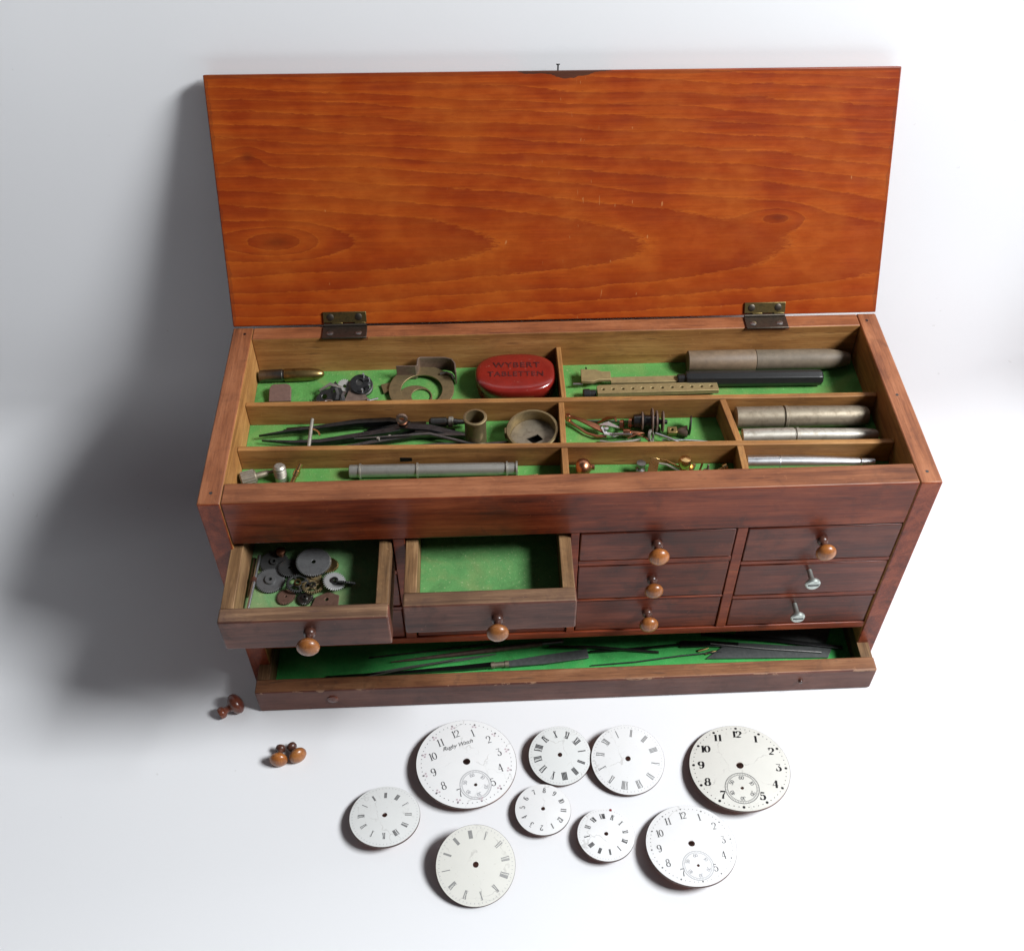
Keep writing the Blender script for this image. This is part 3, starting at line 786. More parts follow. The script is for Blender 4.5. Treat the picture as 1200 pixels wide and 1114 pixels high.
t = thing('pin_vise', 'short steel pin vise with a bright collar lying left of the standing brass tube', 'pin vise', (-5.2, 5.75, F))
b = MB(); b.lathe((-6.05, 5.82, F + .42), (-4.1, 5.76, F + .42), [(0, .12), (.1, .2), (.75, .22), (.8, .16), (1.2, .16), (1.3, .12), (1.8, .1), (1.9, .02)], 18); b.build('barrel', 'gun', t)
b = MB(); b.lathe((-5.2, 5.79, F + .42), (-4.6, 5.77, F + .42), [(0, .2), (.04, .24), (.2, .24), (.24, .2)], 18); b.build('collar', 'nickel_pale', t)

t = thing('brass_tube', 'short hollow brass tube standing upright beside the brass magnifier ring', 'brass tube', (-3.98, 5.0, F))
b = MB(); b.ringwall((-3.98, 5.0, F), (-3.98, 5.0, F + 2), [(0, .4), (0, .47), (1.28, .47), (1.31, .52), (1.44, .52), (1.46, .49), (1.46, .40)], 36); b.build('wall', 'dullbrass', t)
b = MB(); b.lathe((-3.98, 5.0, F), (-3.98, 5.0, F + 1), [(.02, .395), (.3, .395)], 30); b.build('plug', 'dark', t)

t = thing('magnifier_ring', 'brass magnifier ring with a broken grey glass inside, right of the standing brass tube', 'magnifier', (-1.48, 4.75, F))
Tm = T((-1.46, 4.78, F + .04), 5, -3, 0)
b = MB(); b.ringwall((0, 0, 0), (0, 0, 1), [(0, .98), (0, 1.1), (.56, 1.1), (.6, 1.15), (.84, 1.15), (.88, 1.12), (.88, 1.03), (.82, 1.0)], 56, T=Tm); b.build('ring', 'dullbrass', t)
b = MB(); b.plate(circ(0, 0, .975, 48), [[(.02, -.42), (.46, -.2), (.22, .12), (-.3, -.1)]], .3, .36, T=Tm); b.build('glass', 'nickel', t)
b = MB(); b.lathe((0, 0, .02), (0, 0, 1), [(0, .97), (.04, .97)], 40, T=Tm); b.build('base', 'dark', t)
b = MB(); b.box(-1.22, -1.05, -.12, .2, .45, .85, T=Tm); b.build('tab', 'dullbrass', t, bevel=.02)

# ------------------------------------------------------------------ tray, middle compartment
t = thing('copper_tweezers', 'reddish copper tweezers pointing to the left divider of the middle compartment', 'tweezers', (.9, 5.4, F))
MB().sweep([(.1, 5.95, F + .45), (.45, 5.85, F + .4), (.85, 5.62, F + .4), (1.3, 5.35, F + .35), (1.75, 5.05, F + .3)], [.14, .12, .22, .3, .3], .07).build('arm', 'copper', t, bevel=.01)
MB().sweep([(.1, 5.9, F + .3), (.5, 5.55, F + .18), (.95, 5.1, F + .15), (1.4, 4.85, F + .18), (1.8, 4.85, F + .22)], [.14, .1, .1, .12, .2], .08).build('arm', 'copper', t, bevel=.01)
MB().box(.05, .25, 5.8, 6.02, F + .2, F + .55).build('joint', 'copper', t, bevel=.03)

t = thing('spring_clip', 'bright folded steel clip right of the copper tweezers', 'clip', (2.0, 5.0, F))
MB().sweep([(1.55, 5.3, F + .45), (1.9, 5.35, F + .46), (2.4, 5.1, F + .42)], [.08, .26, .06], .05).build('upper_leaf', 'silver', t)
MB().sweep([(1.6, 5.2, F + .4), (1.75, 4.85, F + .36), (2.1, 4.75, F + .34), (2.6, 4.85, F + .34)], [.1, .16, .2, .06], .05).build('lower_leaf', 'silver', t)
MB().lathe((1.8, 5.08, F + .36), (1.8, 5.08, F + 1), [(0, .1), (.12, .1), (.14, .02)], 12).build('rivet', 'silver', t)

for (x, y, lab) in ((2.45, 5.3, 'left copper ring of the pair leaning behind the copper sleeve'), (2.85, 5.4, 'right copper ring of the pair leaning behind the copper sleeve')):
    b = MB(); b.ringwall((x, y, F + .42), (x + .9, y - .25, F + .55), [(0, .16), (0, .24), (.14, .24), (.14, .16)], 24); single(b, 'copper_ring', 'copper', lab, 'ring', (x, y, F), 'copper rings in the middle compartment')
b = MB(); b.lathe((2.55, 4.95, F + .28), (3.5, 4.85, F + .28), [(0, .16), (.04, .18), (.3, .18), (.34, .11), (.7, .11), (.95, .05)], 18); single(b, 'copper_sleeve', 'copper', 'small copper sleeve with a tapering tip in front of the copper rings', 'sleeve', (3.0, 4.9, F))
single(MB().sweep([(1.5, 4.65, F + .1), (2.0, 4.5, F + .12), (2.9, 4.55, F + .14), (3.3, 4.62, F + .16)], .06, n=8), 'nickel_rod', 'nickel_pale', 'thin pale rod under the spring clip and copper sleeve', 'rod', (2.4, 4.55, F))

t = thing('spindle', 'dark spindle with four bright upright discs, tallest piece of the middle compartment', 'spindle', (3.8, 5.3, F))
b = MB(); b.lathe((2.95, 5.42, F + .5), (4.7, 5.32, F + .5), [(0, .08), (.1, .3), (.55, .36), (.6, .3), (1.2, .3), (1.25, .12), (1.6, .1)], 24); b.build('axle', 'dark', t)
for x, r in ((3.38, .43), (3.82, .6), (4.02, .5), (4.3, .48)):
    b = MB(); b.lathe((x, 5.39 - (x - 3.4) * .06, F + .52), (x + 1, 5.33 - (x - 3.4) * .06, F + .52), [(0, r - .03), (.02, r), (.06, r), (.08, r - .03), (.085, .05)], 32); b.build('disc', 'brownmetal', t)
b = MB(); b.ringwall((3.72, 4.62, F + .32), (4.2, 4.45, F + .5), [(0, .2), (0, .32), (.08, .32), (.08, .2)], 26); single(b, 'washer', 'nickel_pale', 'bright washer leaning on the front of the disc spindle', 'washer', (3.72, 4.6, F))
b = MB(); b.plate([(-.2, -.16), (.22, -.16), (.22, .16), (-.2, .16)], [circ(0, 0, .06, 10)], 0, .3, T=T((4.72, 4.98, F + .16), 18, 0, 0)); single(b, 'brass_nut', 'brass', 'small square brass nut with a hole right of the disc spindle', 'nut', (4.7, 4.95, F), bevel=.02)
b = MB(); b.lathe((4.95, 4.95, F + .28), (5.6, 4.9, F + .28), [(0, .06), (.05, .12), (.4, .27), (.45, .27), (.46, .05)], 20); single(b, 'cone_bush', 'brownmetal', 'small brown cone bush between the square nut and upright disc', 'bush', (5.2, 4.95, F))
b = MB(); b.lathe((5.5, 5.12, F + .45), (6.2, 5.0, F + .45), [(0, .1), (.02, .44), (.06, .45), (.09, .42), (.1, .05)], 32); single(b, 'upright_disc', 'gun', 'thin dark disc standing upright near the right end of the middle compartment', 'disc', (5.55, 5.1, F))
single(MB().sweep([(3.95, 4.72, F + .42), (4.5, 4.5, F + .34), (5.15, 4.22, F + .2)], .055, n=8), 'steel_rod', 'silver', 'short bright rod slanting down to the front divider below the square nut', 'rod', (4.5, 4.5, F))
single(MB().sweep([(4.25, 4.55, F + .16), (5.4, 4.5, F + .14), (6.6, 4.42, F + .08)], [.06, .05, .02], n=8), 'steel_needle', 'silver', 'long bright needle pointing to the right corner of the middle compartment', 'needle', (5.4, 4.5, F))
single(MB().sweep([(1.95, 4.12, F + .1), (3.4, 4.1, F + .14), (5.0, 4.05, F + .1)], .3, .04), 'steel_strip', 'gun', 'dull grey strip along the front edge of the middle compartment', 'strip', (3.4, 4.1, F))

extra('copper_hook', 'bent copper hook above the steel clip, behind the copper tweezers', 'hook', (1.9, 5.7, F), 'copper', MB().sweep([(1.5, 5.75, F + .12), (1.9, 5.85, F + .3), (2.25, 5.75, F + .42), (2.3, 5.55, F + .38)], [.1, .16, .14, .06], .06))
extra('steel_pin', 'thin grey pin lying across the rear of the middle compartment left of the spindle', 'pin', (2.2, 5.85, F), 'steel', MB().sweep([(1.0, 5.95, F + .08), (2.3, 5.85, F + .12), (3.1, 5.75, F + .16)], .045, n=8))
extra('copper_wire', 'thin copper wire curling under the spindle discs', 'wire', (3.3, 4.6, F), 'copper', MB().sweep([(2.7, 4.55, F + .3), (3.1, 4.72, F + .38), (3.5, 4.6, F + .3), (3.75, 4.35, F + .18), (4.1, 4.3, F + .1)], .04, n=8))
extra('steel_spike', 'slim bright spike leaning from the steel clip over the copper sleeve', 'spike', (2.2, 4.75, F), 'silver', MB().sweep([(1.4, 4.95, F + .1), (2.1, 4.72, F + .42), (2.9, 4.62, F + .5)], [.02, .05, .06], n=8))

# ------------------------------------------------------------------ tray, right compartments
t = thing('metal_tube', 'thick worn nickel tube with a seam ring, rear one of the two beside each other', 'tube', (10.6, 5.5, F), 'worn nickel tubes in the right compartment')
b = MB(); b.lathe((7.62, 5.47, F + .5), (9.8, 5.44, F + .5), [(0, .42), (.04, .49), (2.1, .5), (2.14, .47)], 36); b.build('cap', 'nickel', t)
b = MB(); b.lathe((9.78, 5.44, F + .5), (13.7, 5.38, F + .5), [(0, .46), (.03, .46), (.05, .52), (.16, .52), (.2, .49), (3.4, .47), (3.75, .42), (3.85, .34), (3.86, .02)], 36); b.build('barrel', 'nickel', t)
t = thing('metal_tube', 'thinner pale nickel tube lying in front of the thick nickel tube', 'tube', (10.8, 4.5, F), 'worn nickel tubes in the right compartment')
b = MB(); b.lathe((7.75, 4.42, F + .36), (10.1, 4.4, F + .36), [(0, .3), (.03, .35), (2.3, .36), (2.34, .33)], 32); b.build('cap', 'nickel_pale', t)
b = MB(); b.lathe((10.09, 4.4, F + .36), (13.85, 4.3, F + .34), [(0, .31), (.06, .31), (.08, .36), (.2, .36), (.22, .33), (3.2, .31), (3.6, .27), (3.74, .2), (3.75, .02)], 32); b.build('barrel', 'nickel_pale', t)
t = thing('silver_tube', 'shiny silver tube with a tapered end in the front right compartment', 'tube', (10.4, 2.7, F))
b = MB(); b.lathe((7.68, 2.78, F + .36), (9.1, 2.75, F + .36), [(0, .27), (.03, .31), (1.4, .315), (1.42, .28)], 30); b.build('cap', 'silver', t)
b = MB(); b.lathe((9.11, 2.75, F + .36), (13.3, 2.6, F + .33), [(0, .28), (.02, .305), (.9, .3), (1.6, .29), (2.6, .25), (3.5, .2), (3.55, .15), (3.58, .19), (4.16, .18), (4.18, .02)], 30); b.build('barrel', 'silver', t)

# ------------------------------------------------------------------ tray, front left and front middle compartments
t = thing('knurled_screw', 'steel screw with a thick knurled head in the front left corner of the tray', 'screw', (-13.4, 2.9, F))
b = MB(); pr = []
vs = MB(); b.lathe((-13.95, 2.62, F + .33), (-13.25, 2.86, F + .33), [(0, .26), (.05, .3), (.62, .3), (.68, .26), (.7, .1)], 36); b.build('head', 'nickel', t, smooth=10)
for k in range(18):
    a = 2 * PI * k / 18
    pass
kn_ = MB()
x_, y_, d_ = frame(Vector((.7, .24, 0)))
for k in range(16):
    a = 2 * PI * k / 16; r = (x_ * math.cos(a) + y_ * math.sin(a)) * .3
    p0 = Vector((-13.95, 2.62, F + .33)) + r + d_ * .06; p1 = p0 + d_ * .55
    kn_.cyl(p0, p1, .03, n=6)
kn_.build('knurling', 'nickel_pale', t)
b = MB(); b.lathe((-13.3, 2.84, F + .33), (-12.4, 3.15, F + .33), [(0, .14), (.5, .13), (.55, .1), (.95, .09)], 16); b.build('shank', 'nickel', t)
t = thing('ribbed_stud', 'dark ribbed steel stud standing between the knurled screw and brass pin', 'stud', (-12.3, 2.85, F))
b = MB(); b.lathe((-12.3, 2.85, F + .02), (-12.3, 3.0, F + 1.2), [(0, .26), (.25, .26)] + [(.28 + .035 * i, .27 if i % 2 else .22) for i in range(12)] + [(.72, .26), (.8, .18), (.81, .02)], 26); b.build('stud', 'nickel_pale', t, smooth=20)
b = MB(); b.lathe((-11.8, 2.45, F + .2), (-11.4, 3.1, F + .75), [(0, .1), (.35, .1), (.37, .14), (.6, .14), (.62, .1), (.92, .1), (.94, .02)], 16); single(b, 'brass_pin', 'gold', 'bright brass pin leaning up beside the ribbed stud', 'pin', (-11.6, 2.7, F))

t = thing('steel_tube', 'long grey steel tube with thin rings lying along the front wall of the tray', 'tube', (-5.8, 2.9, F))
b = MB(); b.lathe((-9.4, 2.98, F + .3), (-2.25, 2.86, F + .3), [(0, .25), (.03, .28), (6.4, .28), (6.55, .27), (7.12, .27), (7.15, .22)], 32); b.build('barrel', 'steelgrey', t)
for x in (-8.98, -6.55, -2.72, -2.3):
    y = 2.98 - (x + 9.4) * .0168
    b = MB(); b.lathe((x, y, F + .3), (x + 1, y - .0168, F + .3), [(0, .28), (.01, .33), (.08, .33), (.09, .28)], 32); b.build('band', 'nickel_pale', t)
single(MB().box(-7.25, -6.7, 3.4, 3.52, F + .35, F + .62), 'dark_peg', 'dark', 'small dark peg between the steel tube and the wooden divider', 'peg', (-7.0, 3.45, F), bevel=.03)
b = MB(); b.plate([(-.3, -.12), (.25, -.15), (.32, .05), (-.1, .16)], z0=0, z1=.1, T=T((-1.62, 2.42, F + .12), 0, -12, 10)); single(b, 'brass_chip', 'gold', 'tiny bright brass chip right of the long steel tube', 'brass chip', (-1.6, 2.4, F))

b = MB(); b.lathe((.28, 2.72, F + .4), (1.2, 2.7, F + .42), [(0, .1), (.03, .25), (.15, .37), (.32, .41), (.5, .35), (.62, .2), (.68, .13), (.8, .13), (.82, .02)], 28); single(b, 'copper_bulb', 'copper', 'round copper bulb with a short nozzle left in the front middle compartment', 'bulb', (.6, 2.7, F))
b = MB(); b.lathe((3.05, 2.6, F + .1), (3.1, 2.7, F + 1), [(0, .2), (.2, .2), (.24, .1), (.4, .1), (.42, .2), (.55, .2), (.56, .02)], 14); single(b, 'steel_bolt', 'steel', 'small grey bolt left of the folded brass clip', 'bolt', (3.1, 2.6, F))
t = thing('folded_clip', 'folded pale brass clip with two prongs in the front middle compartment', 'clip', (3.9, 2.7, F))
b = MB(); b.plate([(-.22, -.42), (.22, -.42), (.16, .42), (-.22, .42)], z0=0, z1=.06, T=T((3.62, 2.6, F + .4), 50, 12, -8)); b.build('leaf', 'gold', t, bevel=.01)
MB().sweep([(3.45, 2.95, F + .66), (4.2, 2.85, F + .52), (4.75, 2.6, F + .36)], .045, n=6).build('prong', 'gold', t)
MB().sweep([(3.7, 2.8, F + .48), (4.2, 2.72, F + .42), (4.78, 2.45, F + .25)], .045, n=6).build('prong', 'nickel_pale', t)
b = MB(); b.lathe((4.95, 2.6, F + .08), (5.0, 2.75, F + 1), [(0, .16), (.1, .2), (.2, .15), (.26, .22), (.36, .27), (.55, .3), (.7, .24), (.76, .05)], 22); single(b, 'brass_finial', 'gold', 'shiny round brass finial, tallest piece of the front middle compartment', 'finial', (4.95, 2.6, F))
b = MB(); b.sweep([(5.1, 2.35, F + .15), (5.3, 2.55, F + .38), (5.42, 2.7, F + .42)], [.1, .2, .14], .08); single(b, 'brass_hook', 'gold', 'curled brass hook leaning on the round brass finial', 'hook', (5.2, 2.5, F))
b = MB(); b.sweep([(5.6, 2.5, F + .06), (5.66, 2.55, F + .3), (5.72, 2.62, F + .52)], .05, n=6); single(b, 'copper_spike', 'copper', 'thin copper spike standing right of the brass hook', 'spike', (5.65, 2.5, F))
b = MB(); b.lathe((5.95, 2.45, F + .04), (5.97, 2.5, F + 1), [(0, .2), (.16, .2), (.2, .07), (.56, .04), (.58, .01)], 14); single(b, 'pointed_stud', 'brownmetal', 'brown stud with upright point between copper spike and brass thimble', 'stud', (5.95, 2.45, F))
b = MB(); b.lathe((6.3, 2.5, F + .16), (7.0, 2.68, F + .3), [(0, .04), (.35, .06), (.36, .16), (.55, .18), (.58, .14), (.59, .02)], 16); single(b, 'brass_thimble', 'gold', 'small pale brass thimble on a pin at the right end of the front middle compartment', 'thimble', (6.5, 2.55, F))


# nudge the rows of tray things towards the rear of their compartments
bpy.context.view_layer.update()
for o in list(COL.objects):
    if o.parent is None and 'category' in o and abs(o.location.z - F * S) < .002:
        y = o.location.y / S
        if o.name.startswith(('needle_tube', 'bullet_case', 'bent_bracket', 'wire_hook')): continue
        o.location.y += (.20 if y < 3.6 else .12 if y < 6.4 else .15) * S

# ------------------------------------------------------------------ gear drawer
def gear(r, teeth, th_, mat_, label, loc, tilt=(0, 0), hole=.1, hub=0.0, hubmat=None, depth=.07, name='gear_wheel', cut=None):
    o = []
    for k in range(teeth):
        for q, rr in ((0, r - depth), (.25, r), (.5, r), (.75, r - depth)):
            a = 2 * PI * (k + q) / teeth; o.append((rr * math.cos(a), rr * math.sin(a)))
    hs_ = [circ(0, 0, hole, 16)]
    if cut:
        for k in range(cut):
            a0 = 2 * PI * k / cut; seg = []
            for i in range(7): a = a0 + .15 + (2 * PI / cut - .3) * i / 6; seg.append((r * .74 * math.cos(a), r * .74 * math.sin(a)))
            for i in range(7): a = a0 + .15 + (2 * PI / cut - .3) * (6 - i) / 6; seg.append((r * .36 * math.cos(a), r * .36 * math.sin(a)))
            hs_.append(seg)
    t = thing(name, label, 'gear', loc, 'loose gears in the pulled out drawer')
    Tm = T(loc, tilt[0], tilt[1], random.uniform(0, 360))
    b = MB(); b.plate(o, hs_, 0, th_, T=Tm); b.build('toothed_wheel', mat_, t, bevel=.008)
    if hub:
        b = MB(); b.ringwall((0, 0, th_), (0, 0, 1), [(0, hole), (0, hub), (.1, hub * .9), (.1, hole)], 20, T=Tm); b.build('hub', hubmat or mat_, t)
    return t


Z = 8.76
gear(.62, 44, .08, 'greygear', 'grey gear with a raised hub lying flat at the left of the gear drawer', (-12.74, -.62, Z + .06), (6, 3), .08, .24)
b = MB()
gear(.74, 60, .07, 'greygear', 'largest smooth grey gear, on top at the rear of the gear drawer', (-10.95, .02, Z + .42), (-4, -6), .09)
gear(.6, 40, .08, 'darkgear', 'dark gear under the drawer rail behind the hubbed grey gear', (-12.68, .3, Z + .12), (8, 0), .08, .16)
gear(.5, 36, .07, 'darkgear', 'plain dark gear between the hubbed grey gear and the largest gear', (-12.0, -.02, Z + .12), (6, -8), .07)
gear(.48, 30, .1, 'darkgear', 'dark spoked gear ring left of the middle of the pile', (-11.55, -.98, Z + .24), (4, 8), .1, .16, 'brass', cut=4)
gear(.45, 28, .1, 'dullbrass', 'brassy spoked gear right of the dark spoked one', (-10.92, -1.12, Z + .2), (-6, 10), .09, .15, 'steel', cut=4)
gear(.48, 30, .06, 'palegear', 'bright pale gear with dark hub at the right of the pile', (-10.02, -.98, Z + .34), (4, -14), .08, .17, 'dark')
gear(.4, 34, .07, 'rustgear', 'small brown gear at the front left edge of the pile', (-12.0, -1.48, Z + .05), (4, 0), .05)
gear(.5, 36, .07, 'brass', 'brass gear tucked under the right edge of the largest gear', (-10.42, -.02, Z + .24), (0, 14), .08)
gear(.42, 26, .08, 'darkgear', 'dark gear standing almost on edge behind the bright pale gear', (-9.55, -1.1, Z + .36), (0, 58), .08)
gear(.36, 26, .1, 'dullbrass', 'tiny dull brass gear under the largest gear, near its front edge', (-10.95, -.62, Z + .12), (-10, 0), .07, .12)
gear(.34, 24, .1, 'gun', 'tiny grey gear lying in front of the brassy spoked gear', (-11.2, -1.6, Z + .05), (5, 0), .06, .13)
b = MB(); b.plate([(-.6, -.35), (.55, -.42), (.62, .1), (.2, .36), (-.35, .2)], [circ(.1, 0, .08, 12)], 0, .07, T=T((-10.4, -1.72, Z + .06), 3, -4, 6)); single(b, 'rusty_plate', 'rustgear', 'flat rusty red plate at the front of the gear drawer below the bright gear', 'plate', (-10.4, -1.7, Z), bevel=.01)
b = MB(); b.lathe((-12.4, .62, Z + .1), (-12.35, .6, Z + 1), [(0, .1), (.3, .1), (.32, .2), (.46, .2), (.5, .12), (.51, .02)], 16); single(b, 'copper_screw', 'copper', 'small copper screw standing in the dark rear of the gear drawer', 'screw', (-12.4, .6, Z))
for (x0, x1, dy, lab) in ((-13.46, -13.6, 0, 'left thin steel rod leaning along the side wall of the gear drawer'),):
    t = thing('steel_rod', 'bright steel rod with a brown collar lying along the left wall of the gear drawer', 'rod', (-13.5, -.7, Z))
    b = MB(); b.cyl((-13.30, .6, Z + .28), (-13.46, -2.75, Z + .3), .075, n=12); b.build('shaft', 'silver', t)
    b = MB(); b.cyl((-13.38, -.6, Z + .285), (-13.39, -.82, Z + .286), .11, n=14); b.build('collar', 'knobdark', t)
b = MB(); b.cyl((-13.52, .6, Z + .09), (-13.56, -1.4, Z + .09), .06, n=10); single(b, 'steel_wire', 'nickel', 'dull thin rod under the bright rod at the left wall of the gear drawer', 'rod', (-13.54, -.4, Z))

# ------------------------------------------------------------------ long bottom drawer
Zb = .37
t = thing('tapered_rod', 'brown tapered rod with bright tip crossing the bottom drawer under the empty drawer', 'rod', (-4, 1.0, Zb))
b = MB(); b.lathe((-8.5, .62, Zb + .1), (-1.0, 1.28, Zb + .22), [(0, .03), (1.5, .08), (4, .12), (7.4, .13)], 14); b.build('shaft', 'brownmetal', t)
b = MB(); b.lathe((-1.12, 1.27, Zb + .22), (-.05, 1.37, Zb + .22), [(0, .13), (.05, .1), (.9, .1), (1.0, .13), (1.06, .1), (1.07, .02)], 14); b.build('tip', 'steel', t)
b = MB(); b.sweep([(-9.4, .05, Zb + .06), (-7.6, .3, Zb + .08), (-5.0, .62, Zb + .1), (-3.4, .86, Zb + .1)], [.04, .12, .16, .05], .04); single(b, 'pale_scraper', 'zinc', 'thin pale scraper lying between the brown rod and the file with ferrule', 'scraper', (-6, .5, Zb))
t = thing('hand_file', 'long dark hand file with a bright ferrule at the front of the bottom drawer', 'file', (-4, .3, Zb))
MB().sweep([(-11.6, -.05, Zb + .06), (-8, -.02, Zb + .1), (-5, .1, Zb + .14), (-3.6, .18, Zb + .16)], [.06, .16, .24, .26], [.05, .1, .16, .2]).build('tang', 'dark', t)
MB().sweep([(-2.8, .22, Zb + .16), (-1, .4, Zb + .16), (1.1, .66, Zb + .14)], [.34, .5, .5], .1).build('blade', 'darkplate', t, bevel=.015)
b = MB(); b.lathe((-3.7, .17, Zb + .17), (-2.7, .23, Zb + .17), [(0, .13), (.05, .17), (.2, .17), (.22, .14), (.7, .14), (.72, .17), (.9, .17), (.92, .13)], 18); b.build('ferrule', 'nickel', t)
t = thing('needle_file', 'slim black needle file with a squared tang in the middle of the bottom drawer', 'file', (4, .9, Zb))
MB().sweep([(1.2, .78, Zb + .1), (3.5, .86, Zb + .1), (5.7, 1.0, Zb + .1)], [.1, .12, .12], .1).build('shank', 'dark', t)
MB().sweep([(5.7, 1.02, Zb + .1), (7, 1.0, Zb + .1), (8.6, .86, Zb + .1)], [.34, .32, .26], .12).build('blade', 'dark', t, bevel=.015)
b = MB(); b.sweep([(1.2, .02, Zb + .06), (3.4, .12, Zb + .08), (5.6, .36, Zb + .1), (7.7, .5, Zb + .12)], [.03, .035, .04, .03], n=8); single(b, 'steel_wire', 'dark', 'thin dark wire curving along the front board of the bottom drawer', 'wire', (4.4, .2, Zb))
for i, (x, y) in enumerate(((6.5, .62), (6.85, .45))):
    b = MB(); b.lathe((x, y, Zb + .03), (x + .6, y + .12, Zb + .12), [(0, .03), (.05, .07), (.4, .06), (.6, .02)], 10)
    single(b, 'brass_pin', 'brass', ('upper tiny brass pin on green felt near the dark plates', 'lower tiny brass pin on green felt near the dark plates')[i], 'pin', (x, y, Zb))
b = MB(); b.plate([(6.9, .15), (12.9, -.05), (13.2, .5), (8.6, 1.0), (7.9, .85)], z0=Zb + .03, z1=Zb + .11); single(b, 'dark_plate', 'darkplate', 'dark grey flat saw blade wedge at the right front of the bottom drawer', 'blade', (10, .4, Zb), bevel=.01)
b = MB(); b.sweep([(6.8, 1.5, Zb + .22), (10.5, 1.0, Zb + .2), (13.7, .42, Zb + .19)], [.16, .22, .16], .1); single(b, 'square_file', 'black', 'black square file lying across the dark plates at the right of the bottom drawer', 'file', (10, 1, Zb), bevel=.01)
b = MB(); b.plate([(8.4, 1.35), (13.0, .8), (13.4, 1.7), (9.0, 2.2)], z0=Zb + .03, z1=Zb + .1); single(b, 'dark_plate', 'darkplate', 'dark grey plate behind the black square file at the right of the bottom drawer', 'plate', (11, 1.5, Zb), bevel=.01)


extra('thin_rod', 'thin dark rod lying highest across the left part of the bottom drawer', 'rod', (-5, 1.3, Zb), 'gun', MB().sweep([(-9.6, .95, Zb + .05), (-6.0, 1.25, Zb + .07), (-3.2, 1.5, Zb + .08)], .05, n=8))
extra('thin_rod', 'slim bright rod crossing the dark hand file near its tang', 'rod', (-7.5, .1, Zb), 'steel', MB().sweep([(-9.8, -.3, Zb + .26), (-7.6, .12, Zb + .28), (-5.4, .5, Zb + .3)], .045, n=8))
extra('flat_rod', 'long narrow dark strip between the hand file blade and the needle file', 'strip', (2.6, .6, Zb), 'gun', MB().sweep([(-.8, 1.05, Zb + .3), (1.5, .95, Zb + .26), (4.6, .62, Zb + .08)], .13, .05))
extra('thin_rod', 'thin grey rod lying on the wedge shaped saw blade at the right', 'rod', (9.8, .5, Zb), 'steel', MB().sweep([(7.2, .95, Zb + .17), (9.8, .55, Zb + .16), (12.6, .22, Zb + .16)], .05, n=8))

# ------------------------------------------------------------------ loose knobs on the table
def loose_knob(label, p, q, lift, head='knobwood', k=1.0, neck='knobdark'):
    p = Vector(p); q = Vector(q)
    t = thing('loose_knob', label, 'knob', (p.x, p.y, 0), 'loose drawer knobs on the table')
    k *= .82
    prof = [(a * k, r * k) for a, r in KNOB]
    b = MB(); b.lathe(p, q, prof[:7], 28, m=0); b.build('neck', neck, t)
    b = MB(); b.lathe(p, q, [(prof[6][0] - .02, prof[6][1])] + prof[6:], 28, m=0); b.build('head', head, t)


loose_knob('yellowish wooden knob, left of the two lying together below the chest', (-13.40, -3.62, .26), (-13.43, -4.62, .36), 0)
loose_knob('orange wooden knob, right of the two lying together below the chest', (-12.95, -3.56, .26), (-12.35, -4.45, .38), 0)
loose_knob('dark red wooden knob lying against the left end of the bottom drawer', (-16.45, -1.8, .28), (-15.5, -1.2, .46), 0, 'knobred', 1.25, 'knobred')

# ------------------------------------------------------------------ dial lettering: thick and thin strokes
def arc(cx, cy, rx, ry, a0, a1, n, w0, w1):
    """points of an arc; w0 = width where it runs vertically, w1 = where horizontally"""
    o = []
    for i in range(n + 1):
        a = math.radians(a0 + (a1 - a0) * i / n)
        o.append((cx + rx * math.cos(a), cy + ry * math.sin(a), w1 + (w0 - w1) * abs(math.cos(a))))
    return o


def digit(c, K=.2, k=.06):
    """strokes of (x, y, width) in a box about .6 wide, 1 high, centred"""
    if c == '0': return [arc(0, 0, .24, .46, 0, 360, 24, K, k)]
    if c == '1': return [[(0, .5, K), (0, -.5, K)], [(-.16, .36, k), (0, .47, k)], [(-.16, -.48, k), (.16, -.48, k)]]
    if c == '2': return [arc(0, .22, .24, .26, 170, -20, 14, K, k), [(.23, .12, K * .9), (.05, -.15, k * 1.2), (-.25, -.44, k)], [(-.26, -.44, K * .7), (.0, -.42, K * .8), (.26, -.44, k)], [(-.24, .2, K), (-.18, .2, K)]]
    if c == '3': return [[(-.22, .46, k * 1.3), (.22, .46, k * 1.3)], [(.2, .45, k), (-.02, .1, k)], arc(-.02, -.18, .25, .29, 95, -150, 16, K, k), [(-.25, -.26, K), (-.18, -.26, K)]]
    if c == '4': return [[(.1, .5, K), (.1, -.5, K)], [(.06, .47, k), (-.28, -.16, k)], [(-.3, -.18, k), (.28, -.18, k)], [(-.02, -.48, k), (.22, -.48, k)]]
    if c == '5': return [[(-.18, .45, K * .8), (.2, .43, K * .6)], [(-.18, .46, k), (-.18, .05, k)], arc(-.02, -.16, .26, .3, 130, -150, 18, K, k), [(-.25, -.28, K), (-.18, -.28, K)]]
    if c == '6': return [arc(.02, 0, .26, .47, 60, 200, 14, K, k), arc(0, -.2, .24, .27, 0, 360, 20, K, k), [(.1, .34, K), (.17, .34, K)]]
    if c == '7': return [[(-.25, .44, K * .8), (.25, .42, K * .7)], [(.25, .4, k), (.02, -.05, K * .7), (-.04, -.5, K)], [(-.25, .48, k), (-.25, .3, k)]]
    if c == '8': return [arc(0, .24, .19, .24, 0, 360, 20, K * .8, k), arc(0, -.23, .24, .26, 0, 360, 20, K, k)]
    if c == '9': return [arc(-.02, 0, .26, .47, -120, 20, 14, K, k), arc(0, .2, .24, .27, 0, 360, 20, K, k), [(-.17, -.34, K), (-.1, -.34, K)]]


